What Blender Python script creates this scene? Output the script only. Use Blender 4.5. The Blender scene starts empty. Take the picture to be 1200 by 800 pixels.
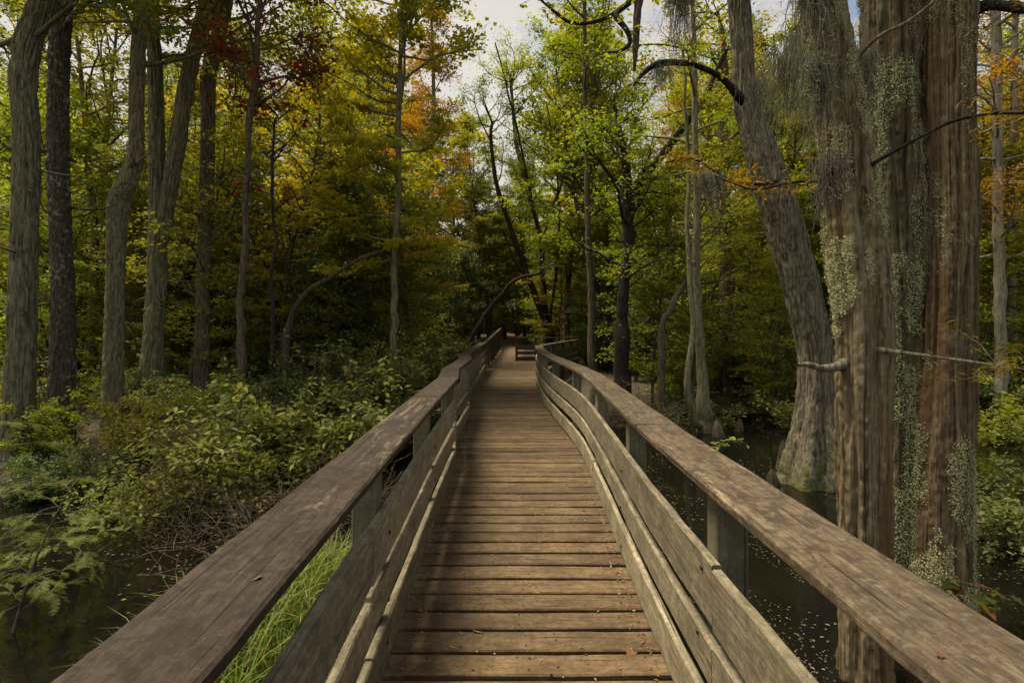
import bpy, math, random
import numpy as np
from math import pi, sin, cos, radians

SC = bpy.context.scene
COL = SC.collection
F, EYE, Y0 = 600.0, 1.66, 383.0          # focal length in px of the 1200 px frame, eye height over the deck, horizon row
WATER = -0.90


def P(px, py, d):
    """point seen at (px,py) of the photograph, d metres ahead"""
    return np.array([(px - 600.0) / F * d, d, EYE - (py - Y0) / F * d])


# ------------------------------------------------------------------ noise
def _hash(ix, iy, iz, seed):
    h = (ix * 374761393 + iy * 668265263 + iz * 2147483647 + seed * 974634777) & 0xFFFFFFFF
    h = ((h ^ (h >> 13)) * 1274126177) & 0xFFFFFFFF
    h = ((h ^ (h >> 16)) * 2246822519) & 0xFFFFFFFF
    return ((h ^ (h >> 15)) & 0xFFFFFF) / float(0xFFFFFF)


def vnoise(p, seed=0):
    p = np.asarray(p, dtype=np.float64)
    i = np.floor(p).astype(np.int64)
    f = p - i
    f = f * f * (3 - 2 * f)
    r = 0
    for dx in (0, 1):
        wx = f[..., 0] if dx else 1 - f[..., 0]
        for dy in (0, 1):
            wy = f[..., 1] if dy else 1 - f[..., 1]
            for dz in (0, 1):
                wz = f[..., 2] if dz else 1 - f[..., 2]
                r = r + wx * wy * wz * _hash(i[..., 0] + dx, i[..., 1] + dy, i[..., 2] + dz, seed)
    return r


def fbm(p, seed=0, o=4):
    a, r, s = 0.5, 0, 0
    for k in range(o):
        r = r + a * vnoise(np.asarray(p) * (2 ** k), seed + k * 17)
        s += a
        a *= 0.5
    return r / s


def sstep(a, b, x):
    t = np.clip((np.asarray(x, float) - a) / (b - a), 0, 1)
    return t * t * (3 - 2 * t)


# ------------------------------------------------------------------ mesh builder
class MB:
    def __init__(s):
        s.v, s.q, s.qr, s.quv, s.qm, s.n = [], [], [], [], [], 0

    def add(s, v, q, rnd=0.5, uv=None, mat=0):
        v = np.asarray(v, float).reshape(-1, 3)
        q = np.asarray(q, np.int64).reshape(-1, 4)
        s.v.append(v)
        s.q.append(q + s.n)
        m = len(q)
        s.qr.append(np.full(m, rnd, float) if np.isscalar(rnd) else np.asarray(rnd, float))
        s.quv.append(np.zeros((m, 4, 2)) if uv is None else np.asarray(uv, float).reshape(m, 4, 2))
        s.qm.append(np.full(m, mat, np.int32))
        s.n += len(v)

    def mesh(s, name, mats, smooth=False):
        me = bpy.data.meshes.new(name)
        if not s.v:
            return me
        v = np.concatenate(s.v); q = np.concatenate(s.q); r = np.concatenate(s.qr)
        uv = np.concatenate(s.quv); qm = np.concatenate(s.qm)
        # degenerate 4th corner == 3rd corner marks a triangle
        tri = q[:, 2] == q[:, 3]
        tot = np.where(tri, 3, 4)
        start = np.concatenate([[0], np.cumsum(tot)[:-1]])
        keep = np.ones((len(q), 4), bool); keep[tri, 3] = False
        loops = q[keep]
        me.vertices.add(len(v)); me.vertices.foreach_set('co', v.astype(np.float32).ravel())
        me.loops.add(len(loops)); me.loops.foreach_set('vertex_index', loops.astype(np.int32))
        me.polygons.add(len(q)); me.polygons.foreach_set('loop_start', start.astype(np.int32))
        me.polygons.foreach_set('loop_total', tot.astype(np.int32))
        me.polygons.foreach_set('material_index', qm)
        me.polygons.foreach_set('use_smooth', np.full(len(q), smooth, bool))
        l = me.uv_layers.new(name='UVMap')
        l.data.foreach_set('uv', uv[keep].astype(np.float32).ravel())
        a = me.attributes.new('rnd', 'FLOAT', 'FACE')
        a.data.foreach_set('value', r.astype(np.float32))
        for m in (mats if isinstance(mats, (list, tuple)) else [mats]):
            me.materials.append(m)
        me.update(calc_edges=True)
        return me

    def obj(s, name, mats, parent=None, smooth=False):
        return link(name, s.mesh(name, mats, smooth), parent)


def link(name, me, parent=None):
    o = bpy.data.objects.new(name, me)
    COL.objects.link(o)
    if parent is not None:
        o.parent = parent
    return o


def tag(o, label=None, cat=None, group=None, kind=None):
    if label: o['label'] = label
    if cat: o['category'] = cat
    if group: o['group'] = group
    if kind: o['kind'] = kind
    return o


def thing(name, label, cat, loc=(0, 0, 0), group=None, rz=0.0):
    o = bpy.data.objects.new(name, None)
    o.empty_display_size = 0.2
    COL.objects.link(o)
    o.location = loc
    o.rotation_euler = (0, 0, rz)
    return tag(o, label, cat, group)


def spine(pts, n):
    """smooth resample of a coarse polyline (Catmull-Rom), rows may carry extra columns"""
    pts = np.asarray(pts, float)
    if len(pts) < 3:
        t = np.linspace(0, 1, n)[:, None]
        return pts[0] * (1 - t) + pts[-1] * t
    ext = np.vstack([2 * pts[0] - pts[1], pts, 2 * pts[-1] - pts[-2]])
    t = np.linspace(0, len(pts) - 1 - 1e-6, n)
    i = t.astype(int); f = (t - i)[:, None]
    a, b, c, d = ext[i], ext[i + 1], ext[i + 2], ext[i + 3]
    return 0.5 * (2 * b + (c - a) * f + (2 * a - 5 * b + 4 * c - d) * f ** 2 + (3 * b - a - 3 * c + d) * f ** 3)


def frames(pts):
    t = np.gradient(pts, axis=0)
    t /= np.linalg.norm(t, axis=1)[:, None] + 1e-9
    ref = np.array([0.13, 0.97, 0.2]) if abs(t[0] @ np.array([0, 1, 0])) < 0.9 else np.array([1, 0.05, 0.1])
    u = np.cross(t, ref); u /= np.linalg.norm(u, axis=1)[:, None] + 1e-9
    w = np.cross(t, u)
    return t, u, w


def tube(mb, pts, rad, sides=6, rnd=0.5, mat=0):
    pts = np.asarray(pts, float); n = len(pts)
    rad = np.broadcast_to(np.asarray(rad, float), (n,))
    t, u, w = frames(pts)
    th = np.arange(sides) / sides * 2 * pi
    v = pts[:, None, :] + rad[:, None, None] * (u[:, None, :] * np.cos(th)[None, :, None] + w[:, None, :] * np.sin(th)[None, :, None])
    idx = np.arange(n * sides).reshape(n, sides)
    a = idx[:-1]; b = np.roll(idx, -1, 1)[:-1]; c = np.roll(idx, -1, 1)[1:]; d = idx[1:]
    q = np.stack([a, b, c, d], -1).reshape(-1, 4)
    mb.add(v, q, rnd, mat=mat)


def rect_sweep(mb, path, w, h, rng, rnd=None, jitter=0.0022, ch=0.006, mat=0, updir=None):
    """a sawn board swept along path (n,3): w across (horizontal), h up; worn chamfered edges, end caps, UV in metres"""
    path = np.asarray(path, float); n = len(path)
    t = np.gradient(path, axis=0); t /= np.linalg.norm(t, axis=1)[:, None]
    up = np.array([0, 0, 1.0]) if updir is None else np.asarray(updir, float)
    side = np.cross(t, up); side /= np.linalg.norm(side, axis=1)[:, None]
    upv = np.cross(side, t)
    a, b = w / 2, h / 2
    sec = np.array([(-a + ch, -b), (a - ch, -b), (a, -b + ch), (a, b - ch), (a - ch, b), (-a + ch, b), (-a, b - ch), (-a, -b + ch)])
    k = 8
    v = path[:, None, :] + side[:, None, :] * sec[None, :, 0, None] + upv[:, None, :] * sec[None, :, 1, None]
    off = rng.uniform(0, 50, 3)
    if jitter:
        nz = np.stack([fbm(v * np.array([6, 6, 6.0]) + off + j * 31, 5, 3) for j in range(3)], -1) - 0.5
        v = v + nz * jitter * 4
    s = np.concatenate([[0], np.cumsum(np.linalg.norm(np.diff(path, axis=0), axis=1))])
    per = np.concatenate([[0], np.cumsum(np.linalg.norm(np.diff(np.vstack([sec, sec[:1]]), axis=0), axis=1))])
    uo, vo = rng.uniform(0, 60, 2)
    idx = np.arange(n * k).reshape(n, k)
    q, uv = [], []
    for i in range(n - 1):
        for j in range(k):
            j2 = (j + 1) % k
            q.append((idx[i, j], idx[i, j2], idx[i + 1, j2], idx[i + 1, j]))
            uv.append(((s[i] + uo, per[j] + vo), (s[i] + uo, per[j + 1] + vo), (s[i + 1] + uo, per[j + 1] + vo), (s[i + 1] + uo, per[j] + vo)))
    for i, flip in ((0, True), (n - 1, False)):
        for c4 in ((0, 1, 2, 7), (7, 2, 3, 6), (6, 3, 4, 5)):
            f = [idx[i, c] for c in c4]; u4 = [(uo + sec[c][0] * 0.5, vo + sec[c][1]) for c in c4]
            if flip: f, u4 = f[::-1], u4[::-1]
            q.append(tuple(f)); uv.append(tuple(u4))
    mb.add(v, q, rng.uniform() if rnd is None else rnd, uv, mat)


# ------------------------------------------------------------------ materials
def newmat(name):
    m = bpy.data.materials.new(name); m.use_nodes = True
    nt = m.node_tree
    for n in list(nt.nodes): nt.nodes.remove(n)
    out = nt.nodes.new('ShaderNodeOutputMaterial')
    b = nt.nodes.new('ShaderNodeBsdfPrincipled')
    nt.links.new(b.outputs[0], out.inputs[0])
    return m, nt, b, out


def N(nt, t, **kw):
    n = nt.nodes.new(t)
    for k, v in kw.items():
        if k.startswith('i_'):
            key = k[2:]
            n.inputs[int(key) if key.isdigit() else key].default_value = v
        else:
            setattr(n, k, v)
    return n


def ramp(nt, fac, stops, interp='LINEAR'):
    r = nt.nodes.new('ShaderNodeValToRGB'); cr = r.color_ramp; cr.interpolation = interp
    while len(cr.elements) > 1: cr.elements.remove(cr.elements[-1])
    for i, (p, c) in enumerate(stops):
        e = cr.elements[0] if i == 0 else cr.elements.new(p)
        e.position = p; e.color = (c[0], c[1], c[2], 1) if not np.isscalar(c) else (c, c, c, 1)
    nt.links.new(fac, r.inputs[0])
    return r.outputs[0]


def mix(nt, fac, a, b, mode='MIX'):
    m = nt.nodes.new('ShaderNodeMix'); m.data_type = 'RGBA'; m.blend_type = mode
    for sock, v in ((m.inputs[0], fac), (m.inputs[6], a), (m.inputs[7], b)):
        if hasattr(v, 'is_linked'): nt.links.new(v, sock)
        elif np.isscalar(v): sock.default_value = v
        else: sock.default_value = (*v, 1)
    return m.outputs[2]


def mth(nt, op, a, b=0.0):
    m = nt.nodes.new('ShaderNodeMath'); m.operation = op
    for sock, v in ((m.inputs[0], a), (m.inputs[1], b)):
        if hasattr(v, 'is_linked'): nt.links.new(v, sock)
        else: sock.default_value = v
    return m.outputs[0]


def noise(nt, vec, scale, detail=5, rough=0.6, dist=0.0):
    n = N(nt, 'ShaderNodeTexNoise', i_Scale=scale, i_Detail=detail, i_Roughness=rough, i_Distortion=dist)
    nt.links.new(vec, n.inputs['Vector'])
    return n.outputs[0]


def mapping(nt, vec, scale):
    m = N(nt, 'ShaderNodeMapping'); m.inputs['Scale'].default_value = scale
    nt.links.new(vec, m.inputs[0]); return m.outputs[0]


def wood(name, dark, mid, light, stain, stain_amt=0.5, patch=None, green=0.0, rough=0.8, wear=None, gc=1.0, mot=0.65, blot=0.55):
    m, nt, b, out = newmat(name)
    uv = N(nt, 'ShaderNodeUVMap', uv_map='UVMap').outputs[0]
    pos = N(nt, 'ShaderNodeNewGeometry').outputs['Position']
    rnd = N(nt, 'ShaderNodeAttribute', attribute_name='rnd').outputs['Fac']
    g1 = noise(nt, mapping(nt, uv, (3.2, 46, 1)), 1.0, 9, 0.70, 0.8)
    g2 = noise(nt, mapping(nt, uv, (3.5, 150, 1)), 1.0, 4, 0.6)
    grain = mth(nt, 'ADD', mth(nt, 'MULTIPLY', g1, 0.7), mth(nt, 'MULTIPLY', g2, 0.3))
    c = ramp(nt, grain, [(0.48 - .12 * gc, dark), (0.48, mid), (0.48 + .13 * gc, light)])
    # blotchy weathering
    bl = noise(nt, pos, 3.3, 6, 0.65, 0.5)
    c = mix(nt, mth(nt, 'MULTIPLY', ramp(nt, bl, [(0.42, 0.0), (0.62, 1.0)]), stain_amt), c, stain)
    if patch is not None:      # worn pale streaks where the stain has gone
        pn = noise(nt, mapping(nt, uv, (1.1, 9, 1)), 1.0, 7, 0.7, 1.2)
        pf = ramp(nt, pn, [(0.57, 0.0), (0.66, 0.85)])
        if wear is not None:
            sy = N(nt, 'ShaderNodeSeparateXYZ'); nt.links.new(pos, sy.inputs[0])
            w1 = ramp(nt, mth(nt, 'MULTIPLY', sy.outputs[1], 0.1), [(wear[0] - .06, 0.0), (wear[0] + .06, 0.14), (wear[1] - .02, 0.16), (wear[1], 0.0)])
            pf = ramp(nt, mth(nt, 'ADD', pn, w1), [(0.64, 0.0), (0.72, 0.85)])
        c = mix(nt, pf, c, patch)
    mt = noise(nt, mapping(nt, uv, (5, 16, 1)), 1.0, 6, 0.75, 0.8)
    c = mix(nt, mth(nt, 'MULTIPLY', ramp(nt, mt, [(0.40, 1.0), (0.52, 0.0)]), mot), c, tuple(x * 0.8 for x in dark))
    if green:
        gn = noise(nt, pos, 5.0, 5, 0.7)
        c = mix(nt, mth(nt, 'MULTIPLY', ramp(nt, gn, [(0.45, 0.0), (0.68, 1.0)]), green), c, (0.085, 0.10, 0.045))
    iso = noise(nt, mapping(nt, pos, (1, 1, 1)), 24.0, 10, 0.78, 0.3)
    c = mix(nt, mth(nt, 'MULTIPLY', ramp(nt, iso, [(0.42, 1.0), (0.53, 0.0)]), blot), c, tuple(x * 0.75 for x in dark))
    c = mix(nt, mth(nt, 'MULTIPLY', ramp(nt, noise(nt, pos, 31.0, 8, 0.75, 0.3), [(0.53, 0.0), (0.64, 1.0)]), blot * 0.7), c, light)
    # cracks running with the grain
    cr = noise(nt, mapping(nt, uv, (1.3, 62, 1)), 1.0, 3, 0.5, 0.3)
    crack = ramp(nt, cr, [(0.325, 1.0), (0.36, 0.0)])
    c = mix(nt, mth(nt, 'MULTIPLY', crack, 0.7), c, tuple(x * 0.25 for x in dark))
    # specks
    vo = N(nt, 'ShaderNodeTexVoronoi', i_Scale=55.0); nt.links.new(pos, vo.inputs['Vector'])
    sp = ramp(nt, vo.outputs['Distance'], [(0.10, 1.0), (0.17, 0.0)])
    spn = ramp(nt, noise(nt, pos, 9, 3), [(0.5, 0.0), (0.62, 0.7)])
    c = mix(nt, mth(nt, 'MULTIPLY', sp, spn), c, tuple(x * 0.5 for x in dark))
    vary = mth(nt, 'ADD', mth(nt, 'MULTIPLY', rnd, 0.7), 0.65)
    vm = N(nt, 'ShaderNodeVectorMath', operation='SCALE'); nt.links.new(c, vm.inputs[0]); nt.links.new(vary, vm.inputs['Scale'])
    nt.links.new(vm.outputs[0], b.inputs['Base Color'])
    b.inputs['Roughness'].default_value = rough
    b.inputs['Specular IOR Level'].default_value = 0.3
    hgt = mth(nt, 'SUBTRACT', mth(nt, 'ADD', grain, mth(nt, 'MULTIPLY', iso, 0.6)), mth(nt, 'MULTIPLY', crack, 0.6))
    bp = N(nt, 'ShaderNodeBump', i_Strength=0.9, i_Distance=0.008); nt.links.new(hgt, bp.inputs['Height'])
    nt.links.new(bp.outputs[0], b.inputs['Normal'])
    return m


def bark(name, dark, mid, light, lichen=(0.33, 0.36, 0.27), lich=(0.58, 0.68), moss=None, zs=0.16, fine=26.0, red=None, moss_z=(-0.9, 0.6), red_strip=None):
    m, nt, b, out = newmat(name)
    pos = N(nt, 'ShaderNodeTexCoord').outputs['Object']
    st = mapping(nt, pos, (1, 1, zs))
    g1 = noise(nt, st, fine, 7, 0.65, 0.4)
    g2 = noise(nt, st, fine * 3.2, 4, 0.6)
    g = mth(nt, 'ADD', mth(nt, 'MULTIPLY', g1, 0.65), mth(nt, 'MULTIPLY', g2, 0.35))
    c = ramp(nt, g, [(0.40, dark), (0.49, mid), (0.60, light)])
    if red is not None:
        rn = noise(nt, mapping(nt, pos, (1, 1, 0.08)), 4.5, 4, 0.5)
        rf = ramp(nt, rn, [(0.50, 0.0), (0.62, 0.75)])
        if red_strip is not None:      # long strip where the outer bark has peeled
            sx = N(nt, 'ShaderNodeSeparateXYZ'); nt.links.new(pos, sx.inputs[0])
            xx = mth(nt, 'ADD', sx.outputs[0], mth(nt, 'MULTIPLY', mth(nt, 'SUBTRACT', rn, 0.5), 0.3))
            rf = mth(nt, 'MULTIPLY', ramp(nt, mth(nt, 'ADD', xx, 0.5), [(red_strip[0], 1.0), (red_strip[1], 0.0)]), ramp(nt, noise(nt, mapping(nt, pos, (1, 1, .25)), 3.0, 4, .6), [(0.42, 0.0), (0.56, 0.75)]))
        c = mix(nt, rf, c, red)
    ln = noise(nt, pos, 11, 8, 0.72)
    lm = noise(nt, mapping(nt, pos, (1, 1, 0.4)), 1.7, 3)
    lf = mth(nt, 'ADD', mth(nt, 'MULTIPLY', ln, 0.65), mth(nt, 'MULTIPLY', lm, 0.35))
    c = mix(nt, ramp(nt, lf, [(lich[0], 0.0), (lich[1], 0.8)]), c, lichen)
    if moss is not None:
        sep = N(nt, 'ShaderNodeSeparateXYZ'); nt.links.new(N(nt, 'ShaderNodeNewGeometry').outputs['Position'], sep.inputs[0])
        mr = N(nt, 'ShaderNodeMapRange'); nt.links.new(sep.outputs[2], mr.inputs[0])
        mr.inputs[1].default_value = moss_z[0]; mr.inputs[2].default_value = moss_z[1]; mr.inputs[3].default_value = 0.62; mr.inputs[4].default_value = 0.30
        mn = noise(nt, pos, 6, 6, 0.7)
        d = mth(nt, 'SUBTRACT', mr.outputs[0], mn)
        c = mix(nt, ramp(nt, d, [(0.0, 0.0), (0.15, 0.9)]), c, moss)
    oi = N(nt, 'ShaderNodeObjectInfo').outputs['Random']
    vary = mth(nt, 'ADD', mth(nt, 'MULTIPLY', oi, 0.5), 0.75)
    vm = N(nt, 'ShaderNodeVectorMath', operation='SCALE'); nt.links.new(c, vm.inputs[0]); nt.links.new(vary, vm.inputs['Scale'])
    nt.links.new(vm.outputs[0], b.inputs['Base Color'])
    b.inputs['Roughness'].default_value = 0.9
    b.inputs['Specular IOR Level'].default_value = 0.15
    bp = N(nt, 'ShaderNodeBump', i_Strength=1.0, i_Distance=0.03); nt.links.new(g, bp.inputs['Height'])
    nt.links.new(bp.outputs[0], b.inputs['Normal'])
    return m


def leafmat(name, stops, trans=0.55, rough=0.5, vary=0.35, spec=0.3):
    m, nt, b, out = newmat(name)
    rnd = N(nt, 'ShaderNodeAttribute', attribute_name='rnd').outputs['Fac']
    c = ramp(nt, rnd, stops)
    oi = N(nt, 'ShaderNodeObjectInfo').outputs['Random']
    hs = N(nt, 'ShaderNodeHueSaturation')
    nt.links.new(c, hs.inputs['Color'])
    nt.links.new(mth(nt, 'ADD', mth(nt, 'MULTIPLY', oi, 0.05), 0.475), hs.inputs['Hue'])
    nt.links.new(mth(nt, 'ADD', mth(nt, 'MULTIPLY', mth(nt, 'FRACT', mth(nt, 'MULTIPLY', oi, 7.31)), vary), 1 - vary / 2), hs.inputs['Value'])
    nt.links.new(hs.outputs[0], b.inputs['Base Color'])
    b.inputs['Roughness'].default_value = rough
    b.inputs['Specular IOR Level'].default_value = spec
    tr = N(nt, 'ShaderNodeBsdfTranslucent')
    br = N(nt, 'ShaderNodeBrightContrast'); nt.links.new(hs.outputs[0], br.inputs[0])
    h2 = N(nt, 'ShaderNodeHueSaturation'); h2.inputs['Saturation'].default_value = 1.1; h2.inputs['Value'].default_value = 1.5
    nt.links.new(hs.outputs[0], h2.inputs['Color']); nt.links.new(h2.outputs[0], tr.inputs[0])
    ms = N(nt, 'ShaderNodeMixShader', i_0=trans)
    nt.links.new(b.outputs[0], ms.inputs[1]); nt.links.new(tr.outputs[0], ms.inputs[2])
    nt.links.new(ms.outputs[0], out.inputs[0])
    return m


M = {}
M['deck'] = wood('deck_wood', (0.075, 0.048, 0.023), (0.148, 0.099, 0.051), (0.213, 0.148, 0.079), (0.075, 0.048, 0.024), 0.8, gc=1.5)
M['cap_brown'] = wood('brown_rail_wood', (0.022, 0.015, 0.009), (0.039, 0.027, 0.019), (0.070, 0.050, 0.033), (0.035, 0.020, 0.014), 0.6, patch=(0.174, 0.135, 0.083), rough=0.7, wear=(0.20, 0.44), blot=0.8)
M['cap_grey'] = wood('grey_brown_rail_wood', (0.059, 0.042, 0.025), (0.119, 0.088, 0.053), (0.199, 0.152, 0.092), (0.064, 0.041, 0.026), 0.7, patch=(0.279, 0.214, 0.125), rough=0.75, mot=0.9, blot=0.75)
M['board'] = wood('weathered_board_wood', (0.14, 0.115, 0.07), (0.28, 0.24, 0.15), (0.42, 0.36, 0.235), (0.10, 0.082, 0.055), 0.6, green=0.25)
M['post'] = wood('green_grey_post_wood', (0.11, 0.10, 0.062), (0.185, 0.165, 0.10), (0.26, 0.235, 0.145), (0.075, 0.072, 0.045), 0.6, green=0.6)
M['far_wood'] = wood('dark_damp_wood', (0.05, 0.04, 0.03), (0.09, 0.075, 0.055), (0.14, 0.115, 0.085), (0.05, 0.045, 0.03), 0.5, green=0.4)
M['bark_grey'] = bark('grey_furrowed_bark', (0.062, 0.057, 0.034), (0.157, 0.145, 0.084), (0.264, 0.244, 0.145), lichen=(0.281, 0.297, 0.159), lich=(0.55, 0.68))
M['bark_lichen'] = bark('dark_bark_with_white_lichen', (0.038, 0.031, 0.023), (0.088, 0.072, 0.051), (0.151, 0.126, 0.092), lichen=(0.454, 0.432, 0.324), lich=(0.54, 0.62), zs=0.5)
M['bark_brown'] = bark('brown_grey_bark', (0.048, 0.038, 0.026), (0.121, 0.095, 0.062), (0.199, 0.161, 0.109), lich=(0.6, 0.72))
M['bark_dark'] = bark('dark_bark', (0.012, 0.010, 0.008), (0.028, 0.023, 0.018), (0.055, 0.047, 0.036), lich=(0.66, 0.8))
M['bark_bg'] = bark('woodland_bark', (0.035, 0.029, 0.019), (0.081, 0.066, 0.044), (0.139, 0.116, 0.077), lich=(0.58, 0.72), fine=14)
M['bark_pale'] = bark('pale_smooth_bark', (0.09, 0.082, 0.06), (0.17, 0.155, 0.115), (0.25, 0.235, 0.18), lich=(0.56, 0.7), fine=12)
M['bark_cyp'] = bark('shaggy_cypress_bark', (0.054, 0.042, 0.023), (0.143, 0.112, 0.063), (0.251, 0.203, 0.122), lichen=(0.258, 0.269, 0.135), lich=(0.52, 0.66), zs=0.028, fine=30, red=(0.149, 0.086, 0.042), moss=(0.116, 0.138, 0.034), moss_z=(-1.2, -0.2))
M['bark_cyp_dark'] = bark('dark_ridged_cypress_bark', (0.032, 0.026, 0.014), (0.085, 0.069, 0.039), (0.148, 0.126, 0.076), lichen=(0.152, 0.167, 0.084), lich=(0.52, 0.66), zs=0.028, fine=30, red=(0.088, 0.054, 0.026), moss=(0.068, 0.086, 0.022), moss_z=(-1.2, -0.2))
M['bark_cyp_red'] = bark('red_brown_cypress_bark', (0.045, 0.032, 0.020), (0.126, 0.093, 0.050), (0.221, 0.176, 0.104), lichen=(0.275, 0.297, 0.153), lich=(0.54, 0.68), zs=0.025, fine=30, red=(0.168, 0.087, 0.041), red_strip=(0.36, 0.45))
M['bark_gum'] = bark('mossy_swamp_bark', (0.064, 0.057, 0.038), (0.177, 0.155, 0.101), (0.333, 0.304, 0.214), lichen=(0.397, 0.392, 0.261), lich=(0.55, 0.68), zs=0.12, fine=30, moss=(0.120, 0.155, 0.030), moss_z=(-0.9, 0.15))
M['lichen'] = leafmat('pale_green_lichen', [(0, (0.245, 0.256, 0.116)), (0.5, (0.361, 0.369, 0.193)), (1, (0.489, 0.488, 0.297))], 0.1, 0.9, 0.2, 0.1)
M['moss_hang'] = leafmat('grey_hanging_moss', [(0, (0.13, 0.122, 0.082)), (0.5, (0.20, 0.19, 0.13)), (1, (0.28, 0.265, 0.19))], 0.25, 0.9, 0.3, 0.1)

L = {}
L['olive'] = leafmat('olive_green_leaves', [(0, (0.083, 0.099, 0.017)), (0.45, (0.165, 0.185, 0.027)), (0.85, (0.275, 0.265, 0.035)), (1, (0.468, 0.317, 0.037))])
L['yellow'] = leafmat('yellow_autumn_leaves', [(0, (0.11, 0.13, 0.018)), (0.4, (0.23, 0.225, 0.027)), (0.8, (0.36, 0.29, 0.034)), (1, (0.34, 0.16, 0.03))])
L['lime'] = leafmat('bright_green_leaves', [(0, (0.117, 0.146, 0.020)), (0.5, (0.213, 0.238, 0.027)), (0.85, (0.343, 0.330, 0.037)), (1, (0.468, 0.330, 0.037))])
L['green'] = leafmat('mid_green_leaves', [(0, (0.062, 0.087, 0.016)), (0.5, (0.117, 0.148, 0.023)), (0.9, (0.206, 0.218, 0.027)), (1, (0.385, 0.291, 0.033))])
L['dark'] = leafmat('dark_evergreen_leaves', [(0, (0.035, 0.054, 0.019)), (0.6, (0.069, 0.098, 0.029)), (1, (0.126, 0.150, 0.036))], 0.2, 0.4, 0.4, 0.4)
L['red'] = leafmat('dark_red_maple_leaves', [(0, (0.085, 0.045, 0.018)), (0.4, (0.17, 0.075, 0.03)), (0.7, (0.24, 0.13, 0.035)), (1, (0.15, 0.16, 0.025))])
L['rust'] = leafmat('rust_orange_needles', [(0, (0.155, 0.132, 0.022)), (0.4, (0.287, 0.190, 0.028)), (0.7, (0.431, 0.230, 0.033)), (1, (0.299, 0.253, 0.033))])
L['shrub'] = leafmat('yellow_green_shrub_leaves', [(0, (0.090, 0.113, 0.024)), (0.5, (0.191, 0.217, 0.042)), (0.88, (0.337, 0.337, 0.061)), (0.96, (0.620, 0.520, 0.072)), (1, (0.496, 0.174, 0.061))], 0.3, 0.5, 0.3)
L['shrubdk'] = leafmat('deep_green_shrub_leaves', [(0, (0.048, 0.074, 0.022)), (0.6, (0.107, 0.150, 0.035)), (0.95, (0.202, 0.227, 0.046)), (1, (0.475, 0.271, 0.067))], 0.3, 0.45)
L['brown'] = leafmat('withered_brown_leaves', [(0, (0.05, 0.033, 0.018)), (0.6, (0.10, 0.066, 0.034)), (1, (0.15, 0.11, 0.04))], 0.2, 0.8)
L['feather'] = leafmat('feathery_cypress_needles', [(0, (0.122, 0.167, 0.025)), (0.6, (0.226, 0.275, 0.035)), (1, (0.416, 0.367, 0.047))], 0.4)
L['grass'] = leafmat('fresh_grass_blades', [(0, (0.07, 0.11, 0.015)), (0.5, (0.13, 0.18, 0.022)), (0.8, (0.22, 0.24, 0.04)), (0.9, (0.30, 0.26, 0.09)), (1, (0.34, 0.27, 0.14))], 0.4)
L['fallen'] = leafmat('fallen_leaf_surface', [(0, (0.11, 0.05, 0.028)), (0.4, (0.17, 0.085, 0.035)), (0.75, (0.24, 0.165, 0.09)), (1, (0.34, 0.28, 0.19))], 0.1, 0.7)
L['floating'] = leafmat('floating_leaf_surface', [(0, (0.06, 0.048, 0.03)), (0.6, (0.12, 0.10, 0.06)), (0.9, (0.22, 0.19, 0.10)), (1, (0.25, 0.10, 0.04))], 0.0, 0.5)


# ------------------------------------------------------------------ leaves
def orient(n, rng, tilt, axis=None):
    """random orthonormal frames: normal near +Z (spread=tilt), long axis free or near given axis"""
    nrm = np.stack([rng.normal(0, tilt, n), rng.normal(0, tilt, n), np.ones(n)], -1)
    nrm /= np.linalg.norm(nrm, axis=1)[:, None]
    a = rng.uniform(0, 2 * pi, n)
    ax = np.stack([np.cos(a), np.sin(a), rng.normal(-0.25, 0.3, n)], -1) if axis is None else axis + rng.normal(0, 0.35, (n, 3))
    ax -= nrm * np.sum(ax * nrm, 1)[:, None]
    ax /= np.linalg.norm(ax, axis=1)[:, None] + 1e-9
    return nrm, ax, np.cross(nrm, ax)


DIAMOND = np.array([(0, 0, 0), (0.45, 0.30, 0.06), (1, 0, -0.08), (0.45, -0.30, 0.06)])
OVAL = np.array([(0, 0, 0), (0.28, 0.23, 0.06), (0.72, 0.21, 0.03), (1.0, 0, -0.10), (0.72, -0.21, 0.03), (0.28, -0.23, 0.06)])
NEEDLE = np.array([(0, 0, 0), (0.5, 0.11, 0.02), (1, 0, -0.1), (0.5, -0.11, 0.02)])
_s = [(0, 0), (0.10, .16), (-.02, .42), (.28, .30), (.40, .62), (.54, .28), (1.0, 0)]
STAR = np.array([(x, y, 0.07 * abs(y) * 2 - 0.05 * x) for x, y in _s] + [(x, -y, 0.07 * abs(y) * 2 - 0.05 * x) for x, y in _s[-2:0:-1]])


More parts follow.
